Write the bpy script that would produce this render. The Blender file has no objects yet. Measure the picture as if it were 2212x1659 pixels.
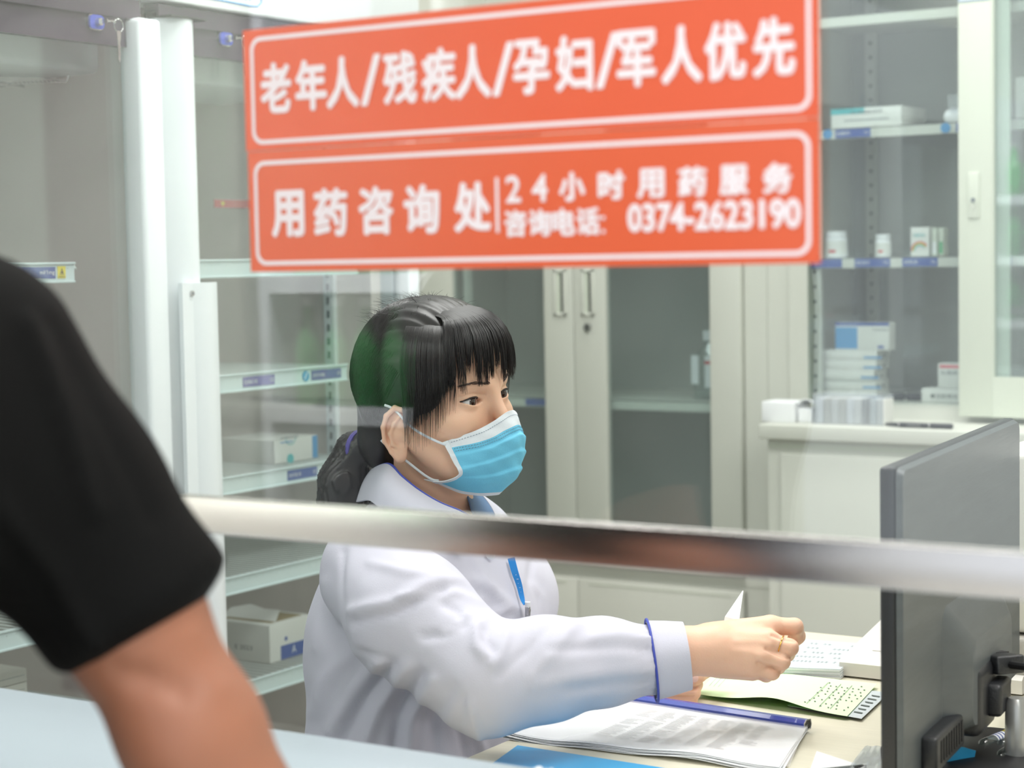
import bpy, bmesh, math, random
import numpy as np
from mathutils import Vector, Matrix

random.seed(7); rng = np.random.default_rng(7)
scn = bpy.context.scene
COL = scn.collection

# ------------------------------------------------------------------ camera
F_PX = 4035.0; YAW = math.radians(32.12); PIT = math.radians(3.79); ROL = math.radians(-1.033); CZ = 1.31
cF = np.array([-math.sin(YAW)*math.cos(PIT), math.cos(YAW)*math.cos(PIT), -math.sin(PIT)])
cR0 = np.array([math.cos(YAW), math.sin(YAW), 0.0]); cU0 = np.cross(cR0, cF)
cR = cR0*math.cos(ROL) + cU0*math.sin(ROL); cU = -cR0*math.sin(ROL) + cU0*math.cos(ROL)
cC = np.array([0, 0, CZ])
cam_d = bpy.data.cameras.new('camera'); cam = bpy.data.objects.new('camera', cam_d); COL.objects.link(cam)
cam.matrix_world = Matrix(((cR[0], cU[0], -cF[0], 0), (cR[1], cU[1], -cF[1], 0), (cR[2], cU[2], -cF[2], CZ), (0, 0, 0, 1)))
cam_d.sensor_width = 36; cam_d.lens = F_PX/2212*36; cam_d.clip_start = .02
cam_d.dof.use_dof = True; cam_d.dof.focus_distance = 2.24; cam_d.dof.aperture_fstop = 5.4
scn.camera = cam
# where on a known plane of the room a measured direction lands
def ray(x, y): return cF + cR*(x-1106)/F_PX + cU*(829.5-y)/F_PX
def D(x, y, d): return cC + ray(x, y)*d
def PX(x, y, X): r = ray(x, y); return cC + r*(X/r[0])
def PY(x, y, Y): r = ray(x, y); return cC + r*(Y/r[1])
def PZ(x, y, Z): r = ray(x, y); return cC + r*((Z-CZ)/r[2])
def pix(V):
    v = V - cC; d = v@cF
    return 1106 + F_PX*(v@cR)/d, 829.5 - F_PX*(v@cU)/d, d

# ------------------------------------------------------------------ world, lights, exposure
w = bpy.data.worlds.new('world'); scn.world = w; w.use_nodes = True
w.node_tree.nodes['Background'].inputs[0].default_value = (.86, .93, 1, 1)
w.node_tree.nodes['Background'].inputs[1].default_value = 1.3
scn.view_settings.view_transform = 'Standard'; scn.view_settings.look = 'None'
scn.view_settings.gamma = 1; scn.view_settings.exposure = 0.23; scn.view_settings.use_curve_mapping = False
scn.cycles.transparent_max_bounces = 24; scn.cycles.max_bounces = 8; scn.cycles.caustics_reflective = False; scn.cycles.caustics_refractive = False
scn.cycles.sample_clamp_indirect = 4
LIGHTS = [(-1.5, 2.2, 1.2, .6, 26), (-1.5, 3.3, 1.2, .3, 14), (.3, 2.2, 1.2, .6, 26), (.3, 3.3, 1.2, .3, 12),
          (-1.9, -.6, 1.2, .6, 34), (.4, .2, 1.2, .6, 26), (1.8, -1.8, 1.2, .6, 26)]
for i, (x, y, sx, sy, p) in enumerate(LIGHTS):
    l = bpy.data.lights.new('ceiling_light', 'AREA'); l.shape = 'RECTANGLE'; l.size = sx; l.size_y = sy; l.energy = p
    l.color = (1, .985, .96)
    o = bpy.data.objects.new('ceiling_light', l); o.location = (x, y, 2.86); COL.objects.link(o)

# ------------------------------------------------------------------ materials
def new_mat(name):
    m = bpy.data.materials.new(name); m.use_nodes = True; return m, m.node_tree
def mat(name, col, rough=.5, metal=0, var=.04, vs=6, bump=0, bs=300, sss=0, aniso=None, emit=0, coat=0, spec=.5, stretch=None):
    m, nt = new_mat(name); n = nt.nodes; p = n['Principled BSDF']
    p.inputs['Roughness'].default_value = rough; p.inputs['Metallic'].default_value = metal
    p.inputs['Specular IOR Level'].default_value = spec
    if sss:
        p.inputs['Subsurface Weight'].default_value = sss; p.inputs['Subsurface Radius'].default_value = (1, .35, .2); p.inputs['Subsurface Scale'].default_value = .006
    if coat: p.inputs['Coat Weight'].default_value = coat
    tc = n.new('ShaderNodeTexCoord'); mp = n.new('ShaderNodeMapping'); nt.links.new(tc.outputs['Object'], mp.inputs[0])
    if stretch: mp.inputs['Scale'].default_value = stretch
    no = n.new('ShaderNodeTexNoise'); no.inputs['Scale'].default_value = vs; no.inputs['Detail'].default_value = 4
    nt.links.new(mp.outputs[0], no.inputs['Vector'])
    mx = n.new('ShaderNodeMix'); mx.data_type = 'RGBA'
    nt.links.new(no.outputs['Fac'], mx.inputs[0])
    mx.inputs[6].default_value = (*[max(0, c*(1-var)) for c in col], 1); mx.inputs[7].default_value = (*[min(1, c*(1+var)) for c in col], 1)
    nt.links.new(mx.outputs[2], p.inputs['Base Color'])
    if bump:
        n2 = n.new('ShaderNodeTexNoise'); n2.inputs['Scale'].default_value = bs; n2.inputs['Detail'].default_value = 3
        nt.links.new(mp.outputs[0], n2.inputs['Vector'])
        b = n.new('ShaderNodeBump'); b.inputs['Strength'].default_value = bump; b.inputs['Distance'].default_value = .002
        nt.links.new(n2.outputs['Fac'], b.inputs['Height']); nt.links.new(b.outputs[0], p.inputs['Normal'])
    if emit:
        p.inputs['Emission Color'].default_value = (*col, 1); p.inputs['Emission Strength'].default_value = emit
    return m
def glass(name, tint=(.97, .985, .98), r0=.045, rough=0.0, veil=0):
    m, nt = new_mat(name); n = nt.nodes; n.remove(n['Principled BSDF']); out = n['Material Output']
    t = n.new('ShaderNodeBsdfTransparent'); t.inputs[0].default_value = (*tint, 1)
    g = n.new('ShaderNodeBsdfGlossy'); g.inputs['Roughness'].default_value = rough; g.inputs[0].default_value = (1, 1, 1, 1)
    lw = n.new('ShaderNodeLayerWeight'); lw.inputs[0].default_value = .5
    pw = n.new('ShaderNodeMath'); pw.operation = 'POWER'; pw.inputs[1].default_value = 5; nt.links.new(lw.outputs['Facing'], pw.inputs[0])
    ma = n.new('ShaderNodeMath'); ma.operation = 'MULTIPLY_ADD'; ma.inputs[1].default_value = 1-r0; ma.inputs[2].default_value = r0; nt.links.new(pw.outputs[0], ma.inputs[0])
    ms = n.new('ShaderNodeMixShader'); nt.links.new(ma.outputs[0], ms.inputs[0]); nt.links.new(t.outputs[0], ms.inputs[1]); nt.links.new(g.outputs[0], ms.inputs[2])
    last = ms
    if veil:
        d = n.new('ShaderNodeBsdfDiffuse'); d.inputs[0].default_value = (.9, .92, .93, 1)
        no = n.new('ShaderNodeTexNoise'); no.inputs['Scale'].default_value = 3
        tc = n.new('ShaderNodeTexCoord'); nt.links.new(tc.outputs['Object'], no.inputs['Vector'])
        mm = n.new('ShaderNodeMath'); mm.operation = 'MULTIPLY'; mm.inputs[1].default_value = veil*2; nt.links.new(no.outputs['Fac'], mm.inputs[0])
        m2 = n.new('ShaderNodeMixShader'); nt.links.new(mm.outputs[0], m2.inputs[0]); nt.links.new(ms.outputs[0], m2.inputs[1]); nt.links.new(d.outputs[0], m2.inputs[2]); last = m2
    nt.links.new(last.outputs[0], out.inputs[0]); return m
def S(r, g, b):
    f = lambda c: ((c/255+.055)/1.055)**2.4 if c > 10 else c/255/12.92
    return (f(r), f(g), f(b))
M = dict(
    wall=mat('wall_paint', S(222, 222, 214), .8), ceil=mat('ceiling_paint', S(235, 236, 235), .9), floor=mat('floor_tile', S(200, 198, 190), .35),
    cream=mat('cream_enamel', S(206, 208, 199), .42, var=.02, bump=.03), cream2=mat('pale_green_enamel', S(204, 210, 196), .42, var=.02, bump=.03),
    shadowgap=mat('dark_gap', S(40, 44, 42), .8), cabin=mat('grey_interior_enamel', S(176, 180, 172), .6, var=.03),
    fwhite=mat('white_powder_coat', S(226, 233, 236), .3, var=.015), fheader=mat('header_white', S(232, 238, 240), .35, var=.01),
    fliner=mat('fridge_liner', S(226, 217, 213), .5, var=.06, vs=3), fspeckle=mat('speckled_liner', S(206, 216, 212), .6, var=.35, vs=260, bump=.5, bs=300),
    fband=mat('dark_door_band', S(74, 64, 78), .12, var=.03), wire=mat('white_coated_wire', S(205, 212, 210), .3), rail=mat('price_rail_plastic', S(214, 228, 230), .3, var=.01),
    blue=mat('blue_label_print', S(52, 84, 160), .5), violet=mat('violet_label_print', S(92, 84, 160), .5), white=mat('white_print', S(235, 236, 240), .5), lblue=mat('light_blue_print', S(70, 150, 205), .5),
    dgrey=mat('grey_print', S(110, 118, 124), .6), yellow=mat('yellow_label', S(240, 220, 50), .5), red=mat('red_print', S(205, 40, 50), .5), pink=mat('pink_print', S(230, 120, 130), .5),
    teal=mat('teal_print', S(80, 185, 190), .5), green=mat('green_print', S(70, 170, 110), .5), carton=mat('white_carton', S(226, 226, 222), .55), cartong=mat('grey_carton', S(196, 194, 186), .6), cardboard=mat('brown_card', S(150, 135, 100), .8),
    chrome=mat('chrome', S(200, 200, 200), .18, 1, var=.02), lockblue=mat('lock_blue_plastic', S(70, 84, 190), .25, coat=.5),
    steel=mat('brushed_stainless', S(205, 200, 198), .2, 1, var=.05, vs=40, stretch=(1, 1, 30), bump=.05, bs=80),
    orange=mat('orange_red_vinyl', S(226, 96, 62), .32, var=.03, vs=3), orange2=mat('orange_vinyl', S(224, 98, 62), .32, var=.03, vs=3), signwhite=mat('sign_white', S(244, 232, 236), .5),
    counter=mat('pale_blue_counter', S(172, 185, 193), .35, var=.015, vs=2), counterf=mat('counter_front', S(190, 200, 206), .5),
    desk=mat('pale_wood_laminate', S(226, 221, 200), .4, var=.07, vs=14, stretch=(1, 12, 1)), deskleg=mat('desk_side', S(200, 195, 178), .5),
    black=mat('black_plastic', S(38, 39, 42), .38, var=.05, bump=.25, bs=500), blackback=mat('brushed_black_shell', S(84, 89, 91), .38, var=.25, vs=26, stretch=(1, .25, 2.5), bump=.2, bs=60), blackm=mat('matte_black', S(26, 26, 28), .5), silver=mat('silver_plastic', S(178, 178, 176), .3, .6),
    beige=mat('warm_grey_plastic', S(212, 209, 202), .45, var=.015), beiged=mat('grey_plastic', S(170, 166, 158), .5),
    paper=mat('white_paper', S(236, 238, 240), .7, var=.01), greenp=mat('green_paper', S(214, 240, 196), .7, var=.01), greenu=mat('green_paper_underside', S(130, 210, 50), .7), greyp=mat('grey_paper', S(196, 204, 206), .7), tableink=mat('table_ink', S(110, 116, 126), .8), ink=mat('grey_ink', S(168, 176, 182), .8), inkd=mat('dark_ink', S(90, 100, 95), .8),
    bluebar=mat('blue_binder_plastic', S(44, 68, 168), .3, coat=.3), bluefilm=mat('sky_blue_folder', S(60, 170, 226), .35, var=.06, vs=30),
    skin=mat('skin', S(235, 191, 163), .48, var=.06, vs=22, sss=.25, bump=.08, bs=500), skin2=mat('tanned_skin', S(176, 118, 92), .5, var=.16, vs=9, sss=.2, bump=.05, bs=400),
    nail=mat('nail', S(240, 200, 185), .25), hair=mat('black_hair', S(30, 26, 26), .38, var=.3, vs=60, spec=.6), brow=mat('brow_hair', S(70, 56, 50), .6),
    sclera=mat('eye_white', S(222, 220, 220), .15), iris=mat('dark_brown_iris', S(48, 28, 20), .12, coat=1), lash=mat('lash', S(25, 18, 16), .6),
    coat=mat('white_cotton', S(197, 197, 210), .8, var=.012, vs=30, bump=.12, bs=900), piping=mat('blue_piping', S(62, 76, 170), .6), inner=mat('blue_grey_knit', S(96, 124, 160), .8),
    maskb=mat('mask_blue', S(118, 205, 238), .75, var=.05, vs=40, bump=.15, bs=500), maskw=mat('mask_white', S(232, 238, 244), .8, bump=.1, bs=500), stitch=mat('stitch_grey', S(120, 140, 155), .8),
    lany=mat('lanyard_blue', S(30, 130, 205), .6), gold=mat('gold', S(230, 180, 90), .2, 1), tee=mat('black_cotton', S(19, 19, 19), .9, var=.25, vs=4, spec=.15), trouser=mat('navy_trousers', S(40, 44, 60), .9),
    tin=mat('hall_dark_brown', S(52, 40, 38), .5), maroon=mat('maroon_panel', S(112, 40, 62), .5), gbottle=mat('green_bottle', S(24, 120, 50), .15, coat=.5), rack=mat('rack_white', S(225, 228, 235), .5), pinkp=mat('pink_poster', S(225, 90, 130), .6),
    glassw=glass('window_glass', (.965, .98, .975), .045), glassf=glass('fridge_glass', (.95, .975, .97), .05), glassc=glass('cabinet_glass', (.90, .955, .95), .06, veil=.05), vial=glass('clear_glass', (.86, .93, .93), .09), film=glass('clear_film', (.98, .985, .99), .015, .45), glassd=glass('showcase_glass', (.93, .96, .955), .055), teag=glass('plastic_case', (.9, .92, .94), .08, .1, veil=.15),  # pale diffuse veil painted into cabinet glass, brightens panes over a dim interior
)

# ------------------------------------------------------------------ tagging and building
ROOT = {}
def tag(o, label=None, cat=None, group=None, kind=None):
    if label: o['label'] = label
    if cat: o['category'] = cat
    if group: o['group'] = group
    if kind: o['kind'] = kind
    return o
def thing(name, loc, label=None, cat=None, group=None, kind=None):
    o = bpy.data.objects.new(name, None); o.empty_display_size = .05; o.location = loc; COL.objects.link(o)
    ROOT[o.name] = Vector(loc); return tag(o, label, cat, group, kind)
def copy_tree(o, parent=None):
    c = o.copy(); COL.objects.link(c)
    if parent: c.parent = parent
    for ch in list(o.children): copy_tree(ch, c)
    return c
_T = {}
def tmesh(s, off):
    if (s, off) in _T: return _T[(s, off)]
    cu = bpy.data.curves.new('t', 'FONT'); cu.body = s; cu.offset = off; cu.resolution_u = 3; cu.size = 1
    o = bpy.data.objects.new('t', cu); COL.objects.link(o)
    dg = bpy.context.evaluated_depsgraph_get(); me = bpy.data.meshes.new_from_object(o.evaluated_get(dg))
    v = [tuple(x.co[:2]) for x in me.vertices]; f = [tuple(p.vertices) for p in me.polygons]
    bpy.data.objects.remove(o); bpy.data.curves.remove(cu); bpy.data.meshes.remove(me)
    xs = [a[0] for a in v] or [0]; ys = [a[1] for a in v] or [0]
    _T[(s, off)] = (v, f, min(xs), max(xs), min(ys), max(ys)); return _T[(s, off)]
class B:
    def __init__(s): s.V = []; s.F = []; s.I = []; s.mats = []
    def mi(s, m):
        if m not in s.mats: s.mats.append(m)
        return s.mats.index(m)
    def raw(s, V, F, m):
        b = len(s.V); s.V += [tuple(map(float, v)) for v in V]; s.F += [tuple(int(i)+b for i in f) for f in F]; s.I += [s.mi(m)]*len(F); return s
    def box(s, lo, hi, m, bev=0, T=None):
        lo = np.minimum(lo, hi).astype(float) if True else lo; 
        return s._box(lo, np.maximum(np.array(hi, float), lo), m, bev, T)
    def _box(s, lo, hi, m, bev, T):
        V = [(x, y, z) for x in (lo[0], hi[0]) for y in (lo[1], hi[1]) for z in (lo[2], hi[2])]
        F = [(0, 1, 3, 2), (4, 6, 7, 5), (0, 4, 5, 1), (2, 3, 7, 6), (0, 2, 6, 4), (1, 5, 7, 3)]
        if bev:
            bm = bmesh.new(); vs = [bm.verts.new(v) for v in V]; [bm.faces.new([vs[i] for i in f]) for f in F]
            bmesh.ops.bevel(bm, geom=bm.edges[:], offset=bev, segments=3, affect='EDGES', profile=.5)
            bm.verts.index_update(); V = [tuple(v.co) for v in bm.verts]; F = [tuple(v.index for v in f.verts) for f in bm.faces]; bm.free()
        if T is not None: V = [tuple(T @ Vector(v)) for v in V]
        return s.raw(V, F, m)
    def cyl(s, p0, p1, r0, r1, m, n=16, caps=True):
        return s.lathe(p0, p1, [(0, r0), (1, r1)], m, n, caps)
    def lathe(s, p0, p1, prof, m, n=16, caps=True):
        p0 = np.array(p0, float); p1 = np.array(p1, float); ax = p1-p0; L = np.linalg.norm(ax); a = ax/L
        t = np.array([1, 0, 0]) if abs(a[0]) < .8 else np.array([0, 1, 0]); u = np.cross(a, t); u /= np.linalg.norm(u); v = np.cross(a, u)
        V = []; F = []
        for k, (tt, r) in enumerate(prof):
            for i in range(n):
                an = 2*math.pi*i/n; V.append(p0+ax*tt+(u*math.cos(an)+v*math.sin(an))*r)
        for k in range(len(prof)-1):
            for i in range(n): j = (i+1) % n; F.append((k*n+i, k*n+j, (k+1)*n+j, (k+1)*n+i))
        if caps: F.append(tuple(range(n-1, -1, -1))); F.append(tuple((len(prof)-1)*n+i for i in range(n)))
        return s.raw(V, F, m)
    def tube(s, pts, r, m, n=8, flat=1.0, closed=False):
        P = np.array(pts, float); N = len(P); rr = np.broadcast_to(np.array(r, float), (N,))
        V = []; F = []; up = None
        for i in range(N):
            t = P[(i+1) % N]-P[i-1] if closed else P[min(i+1, N-1)]-P[max(i-1, 0)]; t = t/(np.linalg.norm(t)+1e-12)
            if up is None: up = np.array([0, 0, 1.]) if abs(t[2]) < .9 else np.array([1., 0, 0])
            u = up-t*(up@t); u /= np.linalg.norm(u)+1e-12; up = u; v = np.cross(t, u)
            for k in range(n):
                a = 2*math.pi*k/n; V.append(P[i]+u*math.cos(a)*rr[i]+v*math.sin(a)*rr[i]*flat)
        for i in range(N if closed else N-1):
            j = (i+1) % N
            for k in range(n): F.append((i*n+k, i*n+(k+1) % n, j*n+(k+1) % n, j*n+k))
        if not closed: F.append(tuple(range(n-1, -1, -1))); F.append(tuple((N-1)*n+k for k in range(n)))
        return s.raw(V, F, m)
    def sheet(s, G, m, th=0.0005, m2=None):
        G = np.array(G, float); a, b = G.shape[:2]
        du = np.gradient(G, axis=0); dv = np.gradient(G, axis=1); nn = np.cross(du, dv); nn /= np.linalg.norm(nn, axis=2, keepdims=True)+1e-12
        V0 = (G).reshape(-1, 3); V1 = (G-nn*th).reshape(-1, 3); F = []; Fb = []; ix = lambda i, j: i*b+j; o = a*b
        for i in range(a-1):
            for j in range(b-1):
                F.append((ix(i, j), ix(i+1, j), ix(i+1, j+1), ix(i, j+1))); Fb.append((o+ix(i, j), o+ix(i, j+1), o+ix(i+1, j+1), o+ix(i+1, j)))
        for i in range(a-1):
            F.append((ix(i, 0), o+ix(i, 0), o+ix(i+1, 0), ix(i+1, 0))); F.append((ix(i, b-1), ix(i+1, b-1), o+ix(i+1, b-1), o+ix(i, b-1)))
        for j in range(b-1):
            F.append((ix(0, j), ix(0, j+1), o+ix(0, j+1), o+ix(0, j))); F.append((ix(a-1, j), o+ix(a-1, j), o+ix(a-1, j+1), ix(a-1, j+1)))
        base = len(s.V); s.raw(np.vstack([V0, V1]), F, m); n0 = len(s.F)
        s.F += [tuple(i+base for i in f) for f in Fb]; s.I += [s.mi(m2 or m)]*len(Fb); return s
    def text(s, t, o, ux, uz, w, h, m, off=0.0, keep=False):
        """text fitted into the w x h box whose lower left corner is o"""
        v, f, x0, x1, y0, y1 = tmesh(t, 0); o = np.array(o, float); ux = np.array(ux, float); uz = np.array(uz, float); nn = np.cross(ux, uz)
        if off:      # a heavier weight of the same characters
            sx = (w-2*off*w)/(x1-x0); sy = (h-2*off*h)/(y1-y0); o = o+ux*off*w+uz*off*h; r = off*min(w, h)
            if w > 3*h: sx = w/(x1-x0); r = off*h
            for k in range(9):
                a = k*math.pi/4; dx, dz = (0, 0) if k == 8 else (math.cos(a)*r, math.sin(a)*r)
                s.raw([o+ux*((a_-x0)*sx+dx)+uz*((b-y0)*sy+dz)+nn*k*1.5e-5 for a_, b in v], f, m)
            return s
        sx = w/(x1-x0); sy = h/(y1-y0)
        if keep: sx = sy = min(sx, sy)
        return s.raw([o+ux*((a-x0)*sx)+uz*((b-y0)*sy) for a, b in v], f, m)
    def build(s, name, parent=None, angle=35, label=None, smooth=True):
        me = bpy.data.meshes.new(name); off = np.zeros(3); q = parent
        while q is not None:
            if q.name in ROOT: off = np.array(ROOT[q.name])
            q = q.parent
        me.from_pydata([tuple(np.array(v)-off) for v in s.V], [], s.F)
        for m in s.mats: me.materials.append(m)
        me.polygons.foreach_set('material_index', s.I)
        if smooth:
            me.polygons.foreach_set('use_smooth', [True]*len(s.F)); me.set_sharp_from_angle(angle=math.radians(angle))
        me.update(); o = bpy.data.objects.new(name, me); COL.objects.link(o)
        if parent: o.parent = parent
        if label: o['label'] = label
        return o
EX, EY, EZ = np.eye(3)
def simple(name, b, label, cat, group=None, kind=None):
    """one-mesh thing with its origin at its base"""
    V = np.array(b.V); c = Vector(((V[:, 0].min()+V[:, 0].max())/2, (V[:, 1].min()+V[:, 1].max())/2, V[:, 2].min()))
    b.V = [tuple(np.array(v)-np.array(c)) for v in b.V]; o = b.build(name); o.location = c; return tag(o, label, cat, group, kind)

# ------------------------------------------------------------------ the room
YG = 1.14      # plane of the service window
YB = 3.70      # front of the back cabinets
XF = -2.00     # front of the refrigerator
def struct(name, lo, hi, m, bev=0):
    return tag(B().box(lo, hi, m, bev).build(name, smooth=False), kind='structure')
struct('floor', (-3.2, -4, -.1), (3.2, 4.4, 0), M['floor'])
struct('ceiling', (-3.2, -2.6, 2.9), (3.2, 4.4, 3.0), M['ceil'])
struct('wall_back', (-3.2, 4.2, 0), (3.2, 4.3, 2.9), M['wall'])
struct('wall_left', (-2.8, -4, 0), (-2.7, 4.2, 2.9), M['wall'])
struct('wall_right', (3.1, -4, 0), (3.2, 4.2, 2.9), M['wall'])
b = B().box((-.42, 4.12, 0), (-.72, 4.2, 2.1), M['maroon']); tag(b.build('reflect_panel_1'), kind='structure')  # unseen maroon panel added to tint reflections in the refrigerator doors
b = B().box((-.02, 4.12, 0), (.26, 4.2, 2.1), M['maroon']); tag(b.build('reflect_panel_2'), kind='structure')  # second added panel, out of view, for the same maroon reflections

# service window: pane, stainless bottom rail
win = thing('window_1', (-.7, YG, 1.095), kind='structure')
B().box((-2.69, YG, 1.11), (3.0, YG+.006, 2.88), M['glassw']).build('glass_pane', win, smooth=False)
b = B(); zt = lambda X: 1.123
b.box((-2.69, YG-.006, 1.0945), (3.0, YG-.002, 1.1235), M['steel'], .0008); b.box((-2.69, YG-.002, 1.0945), (3.0, YG+.010, 1.0965), M['steel'])
b.box((-2.69, YG+.0075, 1.0945), (3.0, YG+.0105, 1.1235), M['steel'], .0008)
b.build('bottom_rail', win, label='brushed stainless steel rail along the lower edge of the glass')

# the two stickers on the window
def rrect(b, x0, x1, z0, z1, r, t, y, m):
    def ring(x0, x1, z0, z1, r):
        P = []
        for cx, cz, a0 in ((x1-r, z1-r, 0), (x0+r, z1-r, 90), (x0+r, z0+r, 180), (x1-r, z0+r, 270)):
            for k in range(9): a = math.radians(a0+k*90/8); P.append((cx+r*math.cos(a), y, cz+r*math.sin(a)))
        return P
    o = ring(x0, x1, z0, z1, r); i = ring(x0+t, x1-t, z0+t, z1-t, r-t*.8); n = len(o)
    b.raw(o+i, [(k, (k+1) % n, n+(k+1) % n, n+k) for k in range(n)], m)
SX0, SX1, SZ0, SZM, SZ1 = -.9570, -.4765, 1.3045, 1.3985, 1.4925
def sgn(px, py): p = PY(px, py, YG-.002); return p[0], p[2]
def chars(b, lst, z0, z1, wd, y, off, m):
    for c, px in lst:
        X = sgn(px, 300)[0]; ww = wd*(.62 if c in '/' else 1) 
        if c in '人': ww = wd*1.02
        b.text(c, (X-ww/2, y, z0), EX, EZ, ww, z1-z0, m, off)
s1 = thing('priority_sign', (-.717, YG-.001, SZM), 'upper orange-red sticker on the glass with one line of large white characters', 'sign')
B().box((SX0, YG-.0012, SZM+.0003), (SX1, YG-.0002, SZ1), M['orange']).build('backing', s1)
b = B(); rrect(b, SX0+.007, SX1-.005, SZM+.005, SZ1-.006, .010, .0032, YG-.0016, M['signwhite']); b.build('border', s1, smooth=False)
b = B()
chars(b, [('老', 598), ('年', 674), ('人', 742), ('/', 803), ('残', 866), ('疾', 950), ('人', 1024), ('/', 1089), ('孕', 1150), ('妇', 1242), ('/', 1314), ('军', 1376), ('人', 1474), ('优', 1568), ('先', 1673)], 1.4263, 1.4662, .0305, YG-.0017, .045, M['signwhite'])
b.build('lettering', s1, smooth=False)
s2 = thing('service_sign', (-.717, YG-.001, SZ0), 'orange-red sticker on the glass, lower of two, with a telephone number', 'sign')
B().box((SX0+.0015, YG-.0012, SZ0), (SX1, YG-.0002, SZM-.0003), M['orange2']).build('backing', s2)
b = B(); rrect(b, SX0+.0075, SX1-.006, SZ0+.005, SZM-.008, .010, .0032, YG-.0016, M['signwhite']); b.build('border', s2, smooth=False)
b = B()
chars(b, [('用', 617), ('药', 710), ('咨', 808), ('询', 907), ('处', 1017)], 1.3305, 1.3675, .0325, YG-.0017, .045, M['signwhite'])
x = sgn(1073, 400)[0]; b.box((x-.0012, YG-.002, 1.330), (x+.0012, YG-.0015, 1.3695), M['signwhite'])
for c, px, k in [('2', 1108, .6), ('4', 1165, .62), ('小', 1235, 1), ('时', 1320, 1), ('用', 1405, 1), ('药', 1495, 1), ('服', 1585, 1), ('务', 1679, 1)]:
    X = sgn(px, 400)[0]; w_ = .0215*k; b.text(c, (X-w_/2, YG-.0017, 1.3505), EX, EZ, w_, .0205, M['signwhite'], .05)
for c, px in [('咨', 1113), ('询', 1165), ('电', 1217), ('话', 1270)]:
    X = sgn(px, 480)[0]; b.text(c, (X-.0096, YG-.0017, 1.3265), EX, EZ, .0192, .0195, M['signwhite'], .045)
X = sgn(1302, 480)[0]; b.box((X-.001, YG-.002, 1.3275), (X+.0015, YG-.0015, 1.330), M['signwhite']); b.box((X-.001, YG-.002, 1.337), (X+.0015, YG-.0015, 1.3395), M['signwhite'])
X0 = sgn(1340, 480)[0]; X1 = sgn(1708, 480)[0]; b.text('0374-2623190', (X0, YG-.0017, 1.3275), EX, EZ, X1-X0, .020, M['signwhite'], .05)
b.build('lettering', s2, smooth=False)

# reception counter under the window
ct = thing('reception_counter', (-.9, .98, 0), 'pale blue-grey reception counter running under the service window', 'counter')
B().box((-2.6, .80, .868), (1.6, 1.268, .90), M['counter'], .004).build('countertop', ct)
B().box((-2.6, .86, 0), (1.6, .88, .868), M['counterf']).build('front_panel', ct)
B().box((-2.6, 1.20, 0), (1.6, 1.22, .868), M['counterf']).build('back_panel', ct)

# ------------------------------------------------------------------ medicine refrigerator
fr = thing('medicine_refrigerator', (-2.35, 2.15, 0), 'white double-door glass refrigerator on the left behind the woman', 'refrigerator')
Y0, Y1 = 1.46, 2.85; IY0, IYM, IY1 = 1.52, 2.12, 2.755
b = B(); b.box((-2.62, Y0, .12), (-2.58, Y1, 1.95), M['fwhite']); b.box((-2.62, Y0, .12), (-2.02, Y0+.04, 1.95), M['fwhite'], .004)
b.box((-2.62, Y1-.04, .12), (-2.02, Y1, 1.95), M['fwhite'], .004); b.box((-2.62, Y0, .08), (-2.02, Y1, .40), M['fwhite'], .004)
b.box((-2.62, Y0, 1.71), (-2.03, Y1, 1.95), M['fwhite']); b.build('housing', fr)
b = B(); b.box((-2.578, IY0, .41), (-2.56, IY1, 1.70), M['fspeckle']); b.box((-2.56, IY1, .41), (-2.03, IY1+.03, 1.70), M['fliner'])  # back panel finely speckled in tone, side panels plainer
b.box((-2.56, IY0-.02, .41), (-2.03, IY0, 1.70), M['fliner']); b.box((-2.56, IY0, .41), (-2.03, IY1, .43), M['fliner']); b.build('liner', fr)
B().box((-2.56, IY0, 1.690), (-2.03, IY1, 1.70), M['fliner']).build('inner_roof', fr)
for ya, yb in ((1.56, PX(226, 130, -2.10)[1]), (2.19, 2.73)):
    B().box((-2.36, ya, 1.612), (-2.10, yb, 1.69), M['fwhite'], .012).build('lamp_housing', fr)
b = B(); b.box((-2.02, Y0, 1.715), (-1.975, Y1, 2.02), M['fheader'], .003)
b.build('header_panel', fr)
b = B()   # printed blue outline and digits at the lower corner of the header
Xh = -1.9745
pts = [PX(430, -8, Xh), PX(540, 13, Xh), PX(556, 14, Xh), PX(564, 6, Xh), PX(564, -30, Xh)]
b.tube(pts, .0012, M['lblue'], 6); zz = PX(545, 4, Xh)
for k, c in enumerate('038'):
    p = PX(520+k*9, -2+k*1.2, Xh); b.text(c, (Xh, p[1], p[2]), EY, EZ, .005, .0075, M['lblue'])
b.build('header_print', fr, smooth=False)
# doors
def fdoor(ya, yb, ys0, ys1):
    d = B()
    d.box((-2.015, ya, 1.682), (-1.985, yb, 1.712), M['fband']); d.box((-2.015, ya, .44), (-1.985, yb, .49), M['fwhite'])
    d.box((-2.013, ya, .44), (-1.990, ya+.008, 1.70), M['fwhite']); d.box((-2.013, yb-.008, .44), (-1.990, yb, 1.70), M['fwhite'])
    d = d.build('door', fr)
    B().box((-2.004, ya+.01, .49), (-1.998, yb-.01, 1.64), M['glassf']).build('door_glass', d, smooth=False)
    B().box((-2.006, ya+.01, 1.640), (-1.992, yb-.01, 1.6825), M['fband']).build('glass_band', d, smooth=False)
    return d
d1 = fdoor(1.49, 2.125, 0, 0); d2 = fdoor(2.165, 2.825, 0, 0)
b = B(); b.box((-2.01, 2.100, .44), (-1.965, 2.150, PX(303, 36, -1.965)[2]), M['fwhite'], .008); b.build('door_stile', d1)
b = B()   # rounded tall handle column of the right door
n = 14; prof = [(-1.985+.030*math.sin(math.pi*k/n), 2.158+.080*k/n) for k in range(n+1)]
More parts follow.
